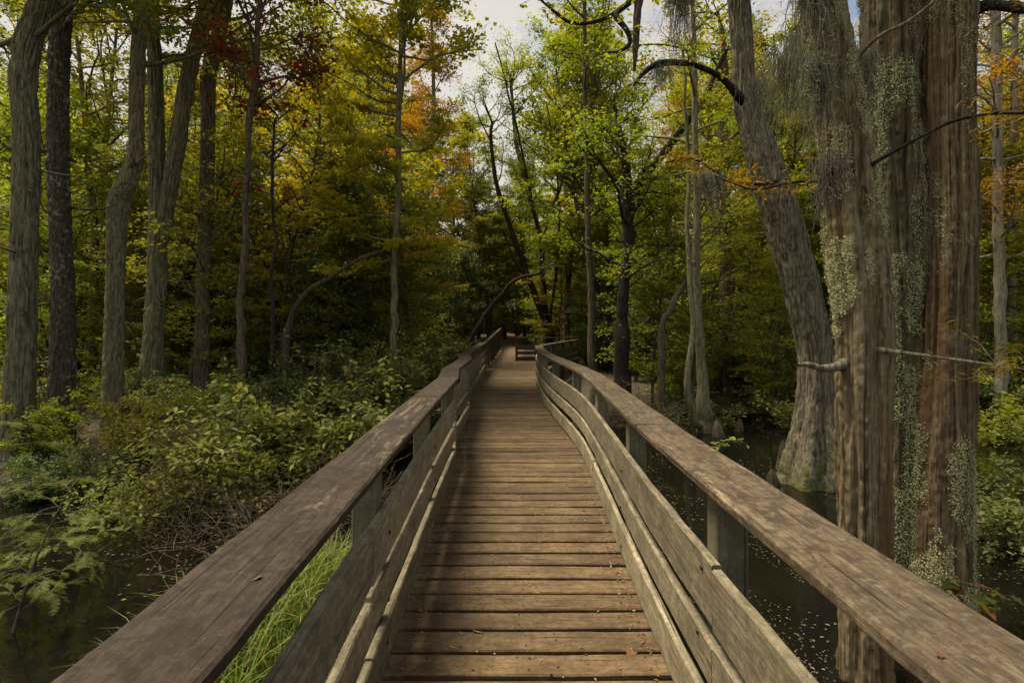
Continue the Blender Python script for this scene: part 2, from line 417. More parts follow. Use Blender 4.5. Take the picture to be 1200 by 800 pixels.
def leaves(mb, c, size, rng, kind='diamond', tilt=0.6, axis=None, rnd=None, flip=False):
    c = np.asarray(c, float); n = len(c)
    if n == 0: return
    nrm, ax, sd = orient(n, rng, tilt, axis)
    s = size * rng.uniform(0.45, 1.5, n)
    shp = {'diamond': DIAMOND, 'oval': OVAL, 'needle': NEEDLE, 'star': STAR}[kind]
    k = len(shp)
    v = c[:, None, :] + s[:, None, None] * (ax[:, None, :] * shp[None, :, 0, None] + sd[:, None, :] * shp[None, :, 1, None] + nrm[:, None, :] * shp[None, :, 2, None])
    base = (np.arange(n) * k)[:, None]
    if k == 4: fs = [(0, 1, 2, 3)]
    elif k == 6: fs = [(0, 5, 4, 3), (3, 2, 1, 0)]
    else: fs = [(0, 1, 3, 3), (1, 2, 3, 3), (0, 3, 5, 5), (3, 4, 5, 5), (0, 5, 6, 6), (0, 6, 7, 7), (7, 8, 9, 9), (0, 7, 9, 9), (9, 10, 11, 11), (0, 9, 11, 11)]
    r = rng.uniform(0, 1, n) if rnd is None else rnd
    q = np.concatenate([base + np.array(f)[None, :] for f in fs]); rr = np.concatenate([r] * len(fs))
    mb.add(v, q, rr)


def rot2(v, a):
    return np.array([v[0] * cos(a) - v[1] * sin(a), v[0] * sin(a) + v[1] * cos(a), v[2]])


def limbwalk(rng, p, d, length, n, wig, bend):
    pts = [np.array(p, float)]; d = np.array(d, float); d /= np.linalg.norm(d)
    for i in range(n):
        d = d + rng.normal(0, wig, 3) + np.array([0, 0, bend])
        d /= np.linalg.norm(d)
        pts.append(pts[-1] + d * length / n)
    return np.array(pts)


def grow_crown(rng, spine_pts, spine_rad, cs, nb, blen, elev, mbw, mbl, nleaf, lsize, kind, shape='oval', flat=0.5, spread=0.20, tilt=0.6, bend=0.05, sub=6, twig=True, wig=0.16, clumpy=0.45, sides=5):
    """branches off a stem (spine) into mbw, leaves into mbl; every leaf hangs on a real twig"""
    n = len(spine_pts); anchors = []; axes = []; cid = []
    for i in range(nb):
        t = cs + (0.985 - cs) * ((i + rng.uniform(0, 1)) / nb)
        f = t * (n - 1); j = min(int(f), n - 2); p = spine_pts[j] + (spine_pts[j + 1] - spine_pts[j]) * (f - j)
        r0 = spine_rad[j]
        u = (t - cs) / (1 - cs)
        if shape == 'oval': k = 0.35 + 0.65 * math.sin(pi * min(1, 0.15 + u * 0.85)) ** 0.8
        elif shape == 'cone': k = 1.0 - 0.85 * u
        elif shape == 'umbrella': k = 0.55 + 0.45 * u
        else: k = 1.0 - 0.4 * u
        le = blen * k * rng.uniform(0.65, 1.2)
        az = i * 2.39996 + rng.normal(0, 0.4); el = elev + rng.normal(0, 0.2) + 0.5 * u
        d = np.array([cos(az) * cos(el), sin(az) * cos(el), sin(el)])
        b = limbwalk(rng, p, d, le, 6, wig, bend)
        br = min(r0 * 0.6, 0.012 + le * 0.013)
        tube(mbw, b, np.linspace(br, br * 0.3, 7), sides)
        for s_ in range(sub):
            fs = rng.uniform(0.3, 1.0) * 5.99; q = int(fs); ps = b[q] + (b[min(q + 1, 6)] - b[q]) * (fs - q)
            dd = b[min(q + 1, 6)] - b[max(q - 1, 0)]; dd = dd / np.linalg.norm(dd)
            ds = rot2(dd, rng.choice([-1, 1]) * rng.uniform(0.4, 1.2)); ds[2] = ds[2] * 0.6 + rng.normal(0.05, 0.25)
            sl = le * rng.uniform(0.25, 0.5)
            sb = limbwalk(rng, ps, ds, sl, 4, wig * 1.2, bend * 0.6)
            if twig: tube(mbw, sb, np.linspace(br * 0.4, 0.004, 5), 3)
            cval = rng.uniform(0, 1)
            for a_ in range(5):
                fa = rng.uniform(0.25, 1.0) * 3.99; qa = int(fa)
                anchors.append(sb[qa] + (sb[qa + 1] - sb[qa]) * (fa - qa)); axes.append(sb[qa + 1] - sb[qa]); cid.append(cval)
    anchors = np.array(anchors); axes = np.array(axes); axes /= np.linalg.norm(axes, axis=1)[:, None]; cid = np.array(cid)
    # uneven crown: each anchor carries its own share of leaves
    w = rng.gamma(0.9, 1, len(anchors)); w /= w.sum()
    ix = rng.choice(len(anchors), nleaf, p=w)
    c = anchors[ix] + rng.normal(0, spread, (nleaf, 3)) * np.array([1, 1, flat])
    r = np.clip(cid[ix] * clumpy + rng.uniform(0, 1, nleaf) * (1 - clumpy), 0, 1)
    leaves(mbl, c, lsize, rng, kind, tilt, None if kind != 'needle' else axes[ix], r)


def simple_stem(rng, h, r0, wig=0.05, lean=(0, 0), n=14):
    p = np.zeros((n, 3)); d = np.array([lean[0], lean[1], 1.0])
    for i in range(1, n):
        d = d + np.array([rng.normal(0, wig), rng.normal(0, wig), 0]); d[2] = 1
        p[i] = p[i - 1] + d / np.linalg.norm(d) * h / (n - 1)
    t = np.linspace(0, 1, n)
    r = r0 * (1 - 0.85 * t) * (1 + 0.5 * np.exp(-t * 25))
    p[0, 2] = -0.4
    return p, r


# ------------------------------------------------------------------ world, sun, camera
def build_world():
    w = bpy.data.worlds.new('World'); SC.world = w; w.use_nodes = True
    nt = w.node_tree
    bg = nt.nodes['Background']; bg.inputs[1].default_value = SKY_STRENGTH
    sky = N(nt, 'ShaderNodeTexSky', sky_type='NISHITA', sun_disc=False, sun_elevation=radians(SUN_EL), sun_rotation=radians(SUN_ROT))
    tc = N(nt, 'ShaderNodeTexCoord').outputs['Generated']
    n1 = noise(nt, mapping(nt, tc, (1, 1, 2.2)), 2.1, 8, 0.6, 0.4)
    sep = N(nt, 'ShaderNodeSeparateXYZ'); nt.links.new(tc, sep.inputs[0])
    cover = mth(nt, 'SUBTRACT', n1, mth(nt, 'MULTIPLY', sep.outputs[0], 0.22))      # breaks in the cloud to the east
    f = ramp(nt, cover, [(0.30, 0.0), (0.46, 1.0)])
    cl = ramp(nt, noise(nt, tc, 3.4, 6), [(0.3, (5.2, 4.95, 4.6)), (0.7, (6.6, 6.3, 5.85))])
    c = mix(nt, f, sky.outputs[0], cl)
    nt.links.new(c, bg.inputs[0])
    s = bpy.data.lights.new('sun', 'SUN'); s.energy = SUN_STRENGTH; s.angle = radians(SUN_ANGLE); s.color = (1, 0.88, 0.68)
    so = bpy.data.objects.new('sun', s); COL.objects.link(so)
    # sun_rotation in the sky is measured clockwise from +Y
    a, e = radians(SUN_ROT), radians(SUN_EL)
    import mathutils
    dirv = mathutils.Vector((sin(a) * cos(e), cos(a) * cos(e), sin(e)))
    so.rotation_euler = dirv.to_track_quat('Z', 'Y').to_euler()
    so.location = dirv * 40
    cam = bpy.data.cameras.new('camera'); co = bpy.data.objects.new('camera', cam); COL.objects.link(co)
    co.location = (0, 0, EYE); co.rotation_euler = (pi / 2, 0, 0)
    cam.sensor_width = 36; cam.lens = 36 * F / 1200; cam.shift_y = (Y0 - 400) / 1200
    cam.clip_end = 1000; cam.clip_start = 0.03
    SC.camera = co
    vs = SC.view_settings; vs.view_transform = 'Standard'; vs.look = 'None'; vs.exposure = EXPOSURE; vs.gamma = 1
    SC.cycles.max_bounces = 8; SC.cycles.diffuse_bounces = 5; SC.cycles.transmission_bounces = 4; SC.cycles.glossy_bounces = 2
    SC.cycles.use_denoising = True
    SC.cycles.sample_clamp_indirect = 4


SUN_EL, SUN_ROT, SUN_STRENGTH, SUN_ANGLE = 70.0, 285.0, 3.5, 22.0
SKY_STRENGTH, EXPOSURE = 0.064, 1.02


# ------------------------------------------------------------------ terrain and water
def ground_z(x, y):
    x = np.asarray(x, float); y = np.asarray(y, float)
    left = sstep(7.0, 12.5, np.hypot(x * 0.85, y)) * sstep(-1.2, -2.8, x)
    right = sstep(13.5, 18.0, np.hypot(x * 0.8, y)) * sstep(1.0, 3.0, x)
    far = sstep(14, 20, np.hypot(x, y))
    k = np.maximum(np.maximum(left, right), far * sstep(15, 21, np.abs(y) + np.abs(x) * 0.3))
    z = -1.45 + k * 0.9
    # the trail beyond the deck
    tr = sstep(20.5, 24.5, y) * sstep(4.5, 2.0, np.abs(x + 0.3))
    z = z + tr * (-0.10 - z)
    z = z + np.clip(np.hypot(x, y) - 25, 0, 60) * 0.042
    # tussock carrying the grass beside the left railing
    z = z + 0.72 * np.exp(-(((x + 2.0) / 0.75) ** 2 + ((y - 4.0) / 1.7) ** 2) ** 2)
    z = z + (fbm(np.stack([x * 0.35, y * 0.35, 0 * x], -1), 3, 4) - 0.5) * 0.35 * (1 - 0.8 * tr)
    return z


def build_ground():
    # polar-ish grid: fine near, coarse far
    rr = np.concatenate([np.linspace(0.0, 30, 90), np.geomspace(30.8, 420, 34)])
    th = np.linspace(0, 2 * pi, 181)[:-1]
    R, T = np.meshgrid(rr, th, indexing='ij')
    x = R * np.cos(T); y = R * np.sin(T) + 5
    z = ground_z(x, y)
    v = np.stack([x, y, z], -1).reshape(-1, 3)
    idx = np.arange(len(rr) * 180).reshape(len(rr), 180)
    a = idx[:-1]; b = np.roll(idx, -1, 1)[:-1]; c = np.roll(idx, -1, 1)[1:]; d = idx[1:]
    mb = MB(); q = np.stack([a, d, c, b], -1).reshape(-1, 4)[180:]
    mb.add(v, q)
    tri = np.array([[idx[0, 0], idx[1, k], idx[1, (k + 1) % 180], idx[1, (k + 1) % 180]] for k in range(180)])
    mb.q.append(tri); mb.qr.append(np.full(180, .5)); mb.quv.append(np.zeros((180, 4, 2))); mb.qm.append(np.zeros(180, np.int32))
    m, nt, bs, out = newmat('leafy_forest_floor')
    pos = N(nt, 'ShaderNodeNewGeometry').outputs['Position']
    vo = N(nt, 'ShaderNodeTexVoronoi', i_Scale=14.0); nt.links.new(pos, vo.inputs['Vector'])
    sepc = N(nt, 'ShaderNodeSeparateColor'); nt.links.new(vo.outputs['Color'], sepc.inputs[0])
    c = ramp(nt, sepc.outputs[0], [(0, (0.022, 0.016, 0.010)), (0.5, (0.05, 0.034, 0.02)), (0.85, (0.095, 0.062, 0.032)), (1, (0.12, 0.09, 0.04))])
    c = mix(nt, ramp(nt, noise(nt, pos, 1.2, 6, 0.6), [(0.45, 0.0), (0.6, 0.8)]), c, (0.03, 0.036, 0.014))
    nt.links.new(c, bs.inputs['Base Color']); bs.inputs['Roughness'].default_value = 0.95
    bp = N(nt, 'ShaderNodeBump', i_Strength=0.8, i_Distance=0.04); nt.links.new(noise(nt, pos, 22, 6), bp.inputs['Height']); nt.links.new(bp.outputs[0], bs.inputs['Normal'])
    o = mb.obj('ground', m, smooth=True); tag(o, 'dark leafy forest floor rising away from the swamp', 'ground', kind='structure')
    # water
    m, nt, bs, out = newmat('dark_swamp_water')
    bs.inputs['Base Color'].default_value = (0.006, 0.0055, 0.004, 1); bs.inputs['Roughness'].default_value = 0.04
    bs.inputs['IOR'].default_value = 1.4
    pos = N(nt, 'ShaderNodeNewGeometry').outputs['Position']
    bp = N(nt, 'ShaderNodeBump', i_Strength=0.10, i_Distance=0.03); nt.links.new(noise(nt, pos, 4.5, 4, 0.55, 0.3), bp.inputs['Height']); nt.links.new(bp.outputs[0], bs.inputs['Normal'])
    mb = MB(); mb.add([(-40, -40, WATER), (40, -40, WATER), (40, 26, WATER), (-40, 26, WATER)], [(0, 1, 2, 3)])
    o = mb.obj('water', m); tag(o, 'still black swamp water on both sides of the boardwalk', 'water', kind='structure')
    # trail beyond the deck
    mb = MB(); ys = np.linspace(25.4, 60, 50); cx = -0.35 - 0.02 * (ys - 25) + 0.6 * np.sin((ys - 25) / 9)
    ws = np.linspace(-1, 1, 9); vv = []
    for y_, c_ in zip(ys, cx):
        for w_ in ws:
            xx = c_ + w_ * 0.85
            vv.append((xx, y_, float(ground_z(xx, y_)) + 0.03 - 0.035 * abs(w_) ** 3))
    idx = np.arange(len(vv)).reshape(50, 9)
    q = np.stack([idx[:-1, :-1], idx[:-1, 1:], idx[1:, 1:], idx[1:, :-1]], -1).reshape(-1, 4)
    mb.add(vv, q)
    m, nt, bs, out = newmat('trodden_leafy_soil')
    pos = N(nt, 'ShaderNodeNewGeometry').outputs['Position']
    c = ramp(nt, noise(nt, pos, 9, 8, 0.7), [(0.35, (0.08, 0.05, 0.03)), (0.5, (0.15, 0.095, 0.055)), (0.68, (0.22, 0.14, 0.08))])
    nt.links.new(c, bs.inputs['Base Color']); bs.inputs['Roughness'].default_value = 0.95
    o = mb.obj('path', m, smooth=True); tag(o, 'brown leaf covered trail leading on from the far end of the deck', 'path', kind='structure')


# ------------------------------------------------------------------ boardwalk
LD = np.array([-2, 0.9, 2.4, 4.4, 6.05, 7.3, 9.6, 11.0, 15.4, 19.8, 25.2]); LX = np.array([-.56, -.565, -.60, -.645, -.665, -.79, -.79, -.945, -.985, -1.02, -1.06])
RD = np.array([-2, 0, 2.5, 3.8, 5, 6.4, 7.5, 9, 10.8, 13, 15, 16.5]); RX = np.array([.72, .73, .75, .795, .845, .89, .865, .775, .68, .65, .69, .77])
_rf = np.linspace(-2, 16.5, 400)
_rs = spine(np.stack([RD, RX], -1), 1200); _rsx = np.interp(_rf, _rs[:, 0], _rs[:, 1])


def left_x(d): return np.interp(d, LD, LX)
def right_x(d): return np.interp(d, _rf, _rsx)


def side_path(fn, sign, d0, d1, off, z, step=0.14):
    n = max(3, int((d1 - d0) / step) + 1)
    d = np.linspace(d0, d1, n)
    x = fn(d)
    g = np.gradient(x, d) if n > 2 else np.zeros(n)
    nl = np.hypot(1, g)
    return np.stack([x + sign * off / nl, d - sign * off * g / nl, np.full(n, z)], -1)


def build_boardwalk():
    rng = np.random.default_rng(11)
    deck = thing('boardwalk_deck', 'plank walkway of brown weathered boards crossing the swamp', 'boardwalk', (0, 0, 0))
    mb = MB(); nails = MB()
    d = -1.6; pitch = 0.192
    while d < 25.0:
        if d < 16.4: xl, xr = left_x(d) - 0.10, right_x(d) + 0.10
        else: xl, xr = left_x(d) - 0.1, np.interp(d, [16.4, 24.6, 25.2], [.88, 3.15, 3.2])
        n = int((xr - xl) / 0.12) + 2
        xs = np.linspace(xl + rng.uniform(-.015, .015), xr + rng.uniform(-.015, .015), n)
        sk = rng.normal(0, 0.0022)
        bowz = rng.normal(0, 0.002); zz = -0.021 + rng.normal(0, 0.0016)
        pts = np.stack([xs, d + (xs) * sk + 0.092, zz + bowz * np.cos((xs - xl) / (xr - xl) * 2 * pi)], -1)
        rect_sweep(mb, pts, 0.160 + rng.uniform(-.008, .006), 0.040, rng, jitter=0.0011, ch=0.007)
        for xn in (xl + 0.17, (xl + xr) / 2 + rng.normal(0, .01), xr - 0.17):
            for dn in (0.045, 0.14):
                a = np.arange(6) / 6 * 2 * pi
                c = np.array([xn + rng.normal(0, .008), d + dn + xn * sk + rng.normal(0, .005), 0.0022 + zz + 0.021])
                v = np.vstack([c + np.stack([np.cos(a) * .0055, np.sin(a) * .0055, 0 * a], -1)])
                nails.add(v, [(0, 1, 2, 3), (0, 3, 4, 5)])
        d += pitch
    mb.obj('planks', M['deck'], deck)
    m, nt, b, out = newmat('rusty_nail'); b.inputs['Base Color'].default_value = (0.03, 0.022, 0.018, 1); b.inputs['Roughness'].default_value = 0.6; b.inputs['Metallic'].default_value = 0.4
    nails.obj('nail_heads', m, deck)
    for off in (0.06, 0.74, 1.40):
        mb = MB(); ds = np.linspace(-1.5, 25, 90)
        x = left_x(ds) + off
        rect_sweep(mb, np.stack([x, ds, np.full(90, -0.155)], -1), 0.04, 0.22, rng, jitter=0.001)
        mb.obj('joist', M['far_wood'], deck)

    def railing(name, label, fn, sign, posts, seg_cap, seg_boards, capmat, capover, d0, d1):
        t = thing(name, label, 'railing', (0, 0, 0), 'boardwalk railings')
        for pd in posts:
            mb = MB()
            c = side_path(fn, sign, pd - 0.05, pd + 0.05, 0.042 + 0.062, 0)[1]
            zz = np.linspace(-1.7, 1.028, 14)
            rect_sweep(mb, np.stack([np.full(14, c[0]) + rng.normal(0, .004), np.full(14, c[1]), zz], -1), 0.10, 0.125, rng, jitter=0.0018, ch=0.007, updir=(1, 0, 0))
            mb.obj('post', M['post'], t)
        for a, b in zip(seg_cap[:-1], seg_cap[1:]):
            mb = MB()
            rect_sweep(mb, side_path(fn, sign, a + 0.005, b - 0.005, 0.125 - capover, 1.050 + rng.normal(0, 0.0015)), 0.25, 0.040, rng, jitter=0.003, ch=0.008)
            mb.obj('cap_board', capmat, t)
        for zc, hh, shift in ((0.122, 0.195, 0.0), (0.40, 0.165, 0.9), (0.665, 0.24, 0.3)):
            segs = [d0] + [s + 0.0 for s in seg_boards if d0 + 0.4 < s < d1 - 0.4] + [d1]
            for a, b in zip(segs[:-1], segs[1:]):
                mb = MB()
                p = side_path(fn, sign, a + 0.003, b - 0.003, 0.02, zc)
                p[:, 2] += np.linspace(rng.normal(0, .009), rng.normal(0, .009), len(p))
                rect_sweep(mb, p, 0.040, hh + rng.normal(0, .005), rng, jitter=0.0025, ch=0.007)
                # bolt heads where the board meets each post
                o = mb.obj('guard_board', M['board'], t)
        for pd in posts:
            for zc in (0.12, 0.40, 0.66):
                bm_ = MB()
                p = side_path(fn, sign, pd - 0.05, pd + 0.05, -0.0035, zc)[1] + np.array([0, rng.normal(0, .02), rng.normal(0, .03)])
                a = np.arange(8) / 8 * 2 * pi
                ring = np.stack([0 * a, np.cos(a) * .011, np.sin(a) * .011], -1)
                v = np.vstack([p + ring + np.array([sign * .004, 0, 0]), p + ring * 0.8 - np.array([sign * .004, 0, 0])])
                q = [(i, (i + 1) % 8, 8 + (i + 1) % 8, 8 + i) for i in range(8)] + [(8, 9, 10, 11), (8, 11, 12, 15), (12, 13, 14, 15)]
                bm_.add(v, q)
                bm_.obj('bolt', bpy.data.materials['rusty_nail'], t)
        return t

    railing('railing', 'dark brown capped railing along the left edge of the boardwalk', left_x, -1,
            [-1.0, 0.72, 2.5, 4.28, 6.05, 7.35, 9.55, 11.05, 13.2, 15.4, 17.6, 19.6], [-1.6, 4.4, 6.05, 7.3, 9.6, 11.0, 15.4, 19.8], [2.2, 6.05, 7.3, 9.6, 11.0, 15.4], M['cap_brown'], 0.04, -1.6, 19.8)
    railing('railing', 'curved grey brown railing along the right edge beside the cypress trunks', right_x, 1,
            [-1.3, 0.35, 2.02, 3.68, 5.5, 7.6, 9.7, 11.9, 14.1, 16.3], [-1.6, 3.1, 7.6, 11.9, 16.45], [1.9, 5.5, 9.7, 14.1], M['cap_grey'], 0.015, -1.6, 16.4)

    def straight_rail(name, label, a, b, nposts, mats, group, za=0.0, zb=0.0, boards=((0.12, 0.19), (0.40, 0.16), (0.66, 0.23)), capz=1.05, capw=0.22):
        t = thing(name, label, 'railing', (0, 0, 0), group)
        a, b = np.array(a, float), np.array(b, float)
        for i in range(nposts):
            f = i / (nposts - 1); c = a + (b - a) * f; z0 = za + (zb - za) * f
            zz = np.linspace(z0 - 1.2, z0 + capz - 0.022, 10); mb = MB()
            rect_sweep(mb, np.stack([np.full(10, c[0]), np.full(10, c[1]), zz], -1), 0.10, 0.12, rng, updir=(1, 0, 0)); mb.obj('post', mats[0], t)
        n = max(4, int(np.linalg.norm(b - a) / 0.25)); f = np.linspace(0, 1, n)[:, None]
        dv = (b - a) / np.linalg.norm(b - a); nv = np.array([dv[1], -dv[0]]) * (-1 if dv[1] * a[0] > 0 else 1)
        base = a + (b - a) * f
        zz = (za + (zb - za) * f[:, 0])
        mb = MB(); ext = np.vstack([base[:1] - dv * 0.07, base[1:-1], base[-1:] + dv * 0.07]); rect_sweep(mb, np.column_stack([ext, zz + capz]), capw, 0.04, rng, jitter=.003); mb.obj('cap_board', mats[1], t)
        for zc, hh in boards:
            mb = MB(); rect_sweep(mb, np.column_stack([base + np.array([-dv[1], dv[0]]) * 0.083, zz + zc]), 0.04, hh, rng); mb.obj('guard_board', mats[0], t)
        return t

    straight_rail('railing', 'dark railing across the far side of the overlook platform, facing the camera', (3.05, 25.0), (0.22, 25.0), 4, (M['far_wood'], M['cap_grey']), 'overlook railings', capz=1.14)
    straight_rail('railing', 'dark railing slanting along the outer edge of the overlook platform', (3.1, 24.4), (0.98, 16.9), 5, (M['far_wood'], M['cap_grey']), 'overlook railings')
    straight_rail('railing', 'low dark fence rising beside the trail past the end of the deck', (-1.08, 20.4), (-0.72, 34.0), 8, (M['far_wood'], M['far_wood']), 'overlook railings', za=-0.02, zb=0.55, boards=((0.45, 0.14), (0.75, 0.14)), capw=0.15)


# ------------------------------------------------------------------ big trunks, each traced once and built at its own distance
def trunk_mesh(mb, sp, rad, sides, ridge, rough, seed, flare=0.0, flute=0, fine_top=9.0):
    """stem with real furrowed relief; returns surface samples for lichen"""
    n = len(sp)
    t, u, w = frames(sp)
    th = np.arange(sides) / sides * 2 * pi
    z = np.concatenate([[0], np.cumsum(np.linalg.norm(np.diff(sp, axis=0), axis=1))])
    rr = rad[:, None] * np.ones(sides)[None, :]
    C = np.cos(th)[None, :] * np.ones(n)[:, None]; S = np.sin(th)[None, :] * np.ones(n)[:, None]
    Z = z[:, None] * np.ones(sides)[None, :]
    R0 = np.median(rad)
    kf = R0 / ridge['w']                       # furrow count scales with girth
    warp = fbm(np.stack([C * 1.5, S * 1.5, Z * 1.2], -1), seed + 5, 3) - 0.5
    a = vnoise(np.stack([C * kf + warp * 1.2, S * kf + warp * 1.2, Z * ridge['zf']], -1) + 40, seed)
    b = vnoise(np.stack([C * kf * 2.1, S * kf * 2.1, Z * ridge['zf'] * 2.2], -1) + 90, seed + 1)
    rdg = (1 - np.exp(-(np.abs(2 * a - 1) / 0.24) ** 2)) * 0.7 + (1 - np.exp(-(np.abs(2 * b - 1) / 0.26) ** 2)) * 0.3 + (a - 0.5) * 0.5   # flat plates parted by narrow furrows
    lump = fbm(np.stack([C * 1.3, S * 1.3, Z * 0.8], -1), seed + 9, 3) - 0.5
    grit = fbm(np.stack([C * R0 * 30, S * R0 * 30, Z * 22], -1), seed + 2, 3) - 0.5
    rr = rr * (1 + lump * rough * 2) + (rdg - 0.5) * ridge['a'] + grit * ridge['a'] * 0.5
    if flute:
        fl = np.exp(-np.maximum(z - z[0] - 0.4, 0) / 0.9)[:, None]
        rr = rr + fl * R0 * 0.28 * (np.cos(th * flute + 0.7 + np.sin(th) * 0.8)[None, :])
    v = sp[:, None, :] + rr[..., None] * (u[:, None, :] * C[..., None] + w[:, None, :] * S[..., None])
    idx = np.arange(n * sides).reshape(n, sides)
    a_ = idx[:-1]; b_ = np.roll(idx, -1, 1)[:-1]; c_ = np.roll(idx, -1, 1)[1:]; d_ = idx[1:]
    q = np.stack([a_, b_, c_, d_], -1).reshape(-1, 4)
    mb.add(v, q, 0.5)
    nrm = u[:, None, :] * C[..., None] + w[:, None, :] * S[..., None]
    return v, nrm


RIDGE_FURROW = dict(w=0.075, zf=1.7, a=0.042)
RIDGE_PLATE = dict(w=0.060, zf=6.0, a=0.028)
RIDGE_SHAG = dict(w=0.070, zf=0.30, a=0.060)


def stem_from(trace, d, top, gz):
    """trace rows (px,py,width px) from top to bottom at distance d (number or per-row list); continued to height top and to the ground"""
    dd = np.broadcast_to(np.asarray(d, float), (len(trace),))
    rows = []
    for (px, py, w), di in zip(trace, dd):
        p = P(px, py, di); rows.append([*p, w / 2 / F * di / math.sqrt(1 + ((px - 600) / F) ** 2)])
    rows = np.array(rows)[::-1]                    # bottom to top
    b = rows[0].copy()
    if b[2] > gz:
        b2 = b.copy(); b2[2] = gz - 0.35; b2[3] *= 1.2
        rows = np.vstack([b2, rows])
    e = rows[-1].copy(); dirv = rows[-1, :3] - rows[-2, :3]; dirv /= np.linalg.norm(dirv)
    dirv = dirv * 0.5 + np.array([0, 0, 0.6]); dirv /= np.linalg.norm(dirv)
    ext = []
    L_ = max(0.5, top - e[2])
    for k in (0.35, 0.7, 1.0):
        ext.append([*(e[:3] + dirv * L_ * k + np.array([0.25 * sin(k * 5), 0.2 * cos(k * 4) - .2, 0]) * k), e[3] * (1 - 0.75 * k)])
    return np.vstack([rows, ext])


def big_tree(name, label, trace, d, top, mat, ridge, seed, gz=-0.7, sides=150, rough=0.05, flute=0, lichen=None, forks=(), limbs=(), crown=None, group=None, loc_shift=(0, 0)):
    rng = np.random.default_rng(seed)
    st = stem_from(trace, d, top, gz)
    if seed < 30: st[:, 3] *= .90
    if seed == 31: st[:, 3] *= .88
    base = st[0, :3].copy(); base[2] = gz
    length = st[-1, 2] - st[0, 2]
    sp = spine(st, int(length / 0.04))
    t = thing(name, label, 'tree', tuple(base), group)
    mb = MB()
    surf, nrm = trunk_mesh(mb, sp[:, :3] - base, sp[:, 3], sides, ridge, rough, seed, flute=flute)
    for k, (ft, fd, ftop) in enumerate(forks):
        fs = stem_from(ft, fd, ftop, -9)
        f = spine(fs[1:] if fs[0, 2] < -8 else fs, int((ftop - fs[1, 2]) / 0.05))
        trunk_mesh(mb, f[:, :3] - base, f[:, 3], int(sides * 0.8), ridge, rough, seed + 50 + k)
    mb.obj('trunk', mat, t, smooth=True)
    if lichen:
        lb = MB()
        for (thr, dens, size, zlo, zhi, sd) in lichen:
            m = fbm(surf * np.array([5.5, 5.5, 1.9]) + sd, 7, 5)
            hz = surf[..., 2] + base[2]
            hz = hz + (fbm(surf * 3.0, 41, 3) - .5) * 1.3
            ok = np.argwhere((m > thr + .25 * (1 - sstep(zlo - .15, zlo + .25, hz)) + .25 * sstep(zhi - .35, zhi + .1, hz)) & (hz > zlo - .15) & (hz < zhi + .1))
            if len(ok) == 0: continue
            dens = int(dens * 2.2); size = size * .62; pick = ok[rng.integers(0, len(ok), dens)]
            p = surf[pick[:, 0], pick[:, 1]] + rng.normal(0, 0.012, (dens, 3)); nn = nrm[pick[:, 0], pick[:, 1]]
            p = p + nn * rng.uniform(0.0, 0.008, (dens, 1))
            nn = nn + rng.normal(0, 0.3, (dens, 3)); nn /= np.linalg.norm(nn, axis=1)[:, None]
            ax = rng.normal(0, 1, (dens, 3)); ax -= nn * np.sum(ax * nn, 1)[:, None]; ax /= np.linalg.norm(ax, axis=1)[:, None]
            bx = np.cross(nn, ax); s = size * rng.uniform(0.5, 1.5, dens)
            shp = np.array([(-.5, -.35, .1), (.1, -.5, -.1), (.5, .1, .22), (-.1, .5, -.05)])
            v = p[:, None, :] + s[:, None, None] * (ax[:, None, :] * shp[None, :, 0, None] + bx[:, None, :] * shp[None, :, 1, None] + nn[:, None, :] * shp[None, :, 2, None])
            lb.add(v, np.arange(dens * 4).reshape(-1, 4), rng.uniform(0, 1, dens))
        lb.obj('lichen', M['lichen'], t)
    if seed < 30:
        for k in range(9):
            q = int(rng.uniform(.12, .52) * len(sp)); a = rng.uniform(0, 2 * pi); r0 = rng.uniform(.012, .04); big = k > 5
            d_ = np.array([cos(a), sin(a), rng.uniform(-.1, .7)])
            c0 = sp[q, :3] - base + np.array([cos(a), sin(a), 0]) * sp[q, 3] * .8
            st_ = limbwalk(rng, c0, d_, rng.uniform(.5, 1.4) if big else rng.uniform(.08, .25), 6, .22, .05)
            mb = MB(); tube(mb, st_, np.linspace(r0 * (1 if big else 1.8), r0 * (.25 if big else .8), 7) * rng.uniform(.85, 1.15, 7), 8)
            lo = mb.obj('broken_limb', mat, t, smooth=True)
    for lm in limbs:
        rows, lw, lmat = lm[0], lm[1], lm[2]
        pts = np.array([P(a, b, c) for a, b, c in rows]) - base
        n = max(12, int(np.linalg.norm(np.diff(pts, axis=0), axis=1).sum() / 0.05))
        s = spine(pts, n); s = s + (fbm(np.stack([s * 4 + j * 13 for j in range(1)])[0], seed + 3, 3)[:, None] - 0.5) * 0.03
        w = np.interp(np.linspace(0, 1, n), np.linspace(0, 1, len(lw)), lw)
        w = w * (0.85 + 0.3 * vnoise(s * 9, seed))
        mb = MB(); tube(mb, s, w, 10)
        lf = MB()
        if len(lm) > 3:      # twigs with foliage along the limb
            kind, cnt, size, leafm, f0 = lm[3]
            anc = []
            for i in range(lm[4] if len(lm) > 4 else 14):
                q = int(n * rng.uniform(f0, 0.98)); dv = rng.normal(0, 1, 3); dv[2] = dv[2] * 0.3
                tw = limbwalk(rng, s[q], dv, rng.uniform(0.12, 0.4), 4, 0.25, -0.02)
                tube(mb, tw, np.linspace(0.004, 0.0015, 5), 4); anc.append(tw[1:])
            anc = np.concatenate(anc); c = anc[rng.integers(0, len(anc), cnt)] + rng.normal(0, 0.03, (cnt, 3))
            leaves(lf, c, size, rng, kind, 0.6)
        lo = mb.obj('limb', M[lmat], t, smooth=True)
        if lf.n: lf.obj('leaves', leafm, lo)
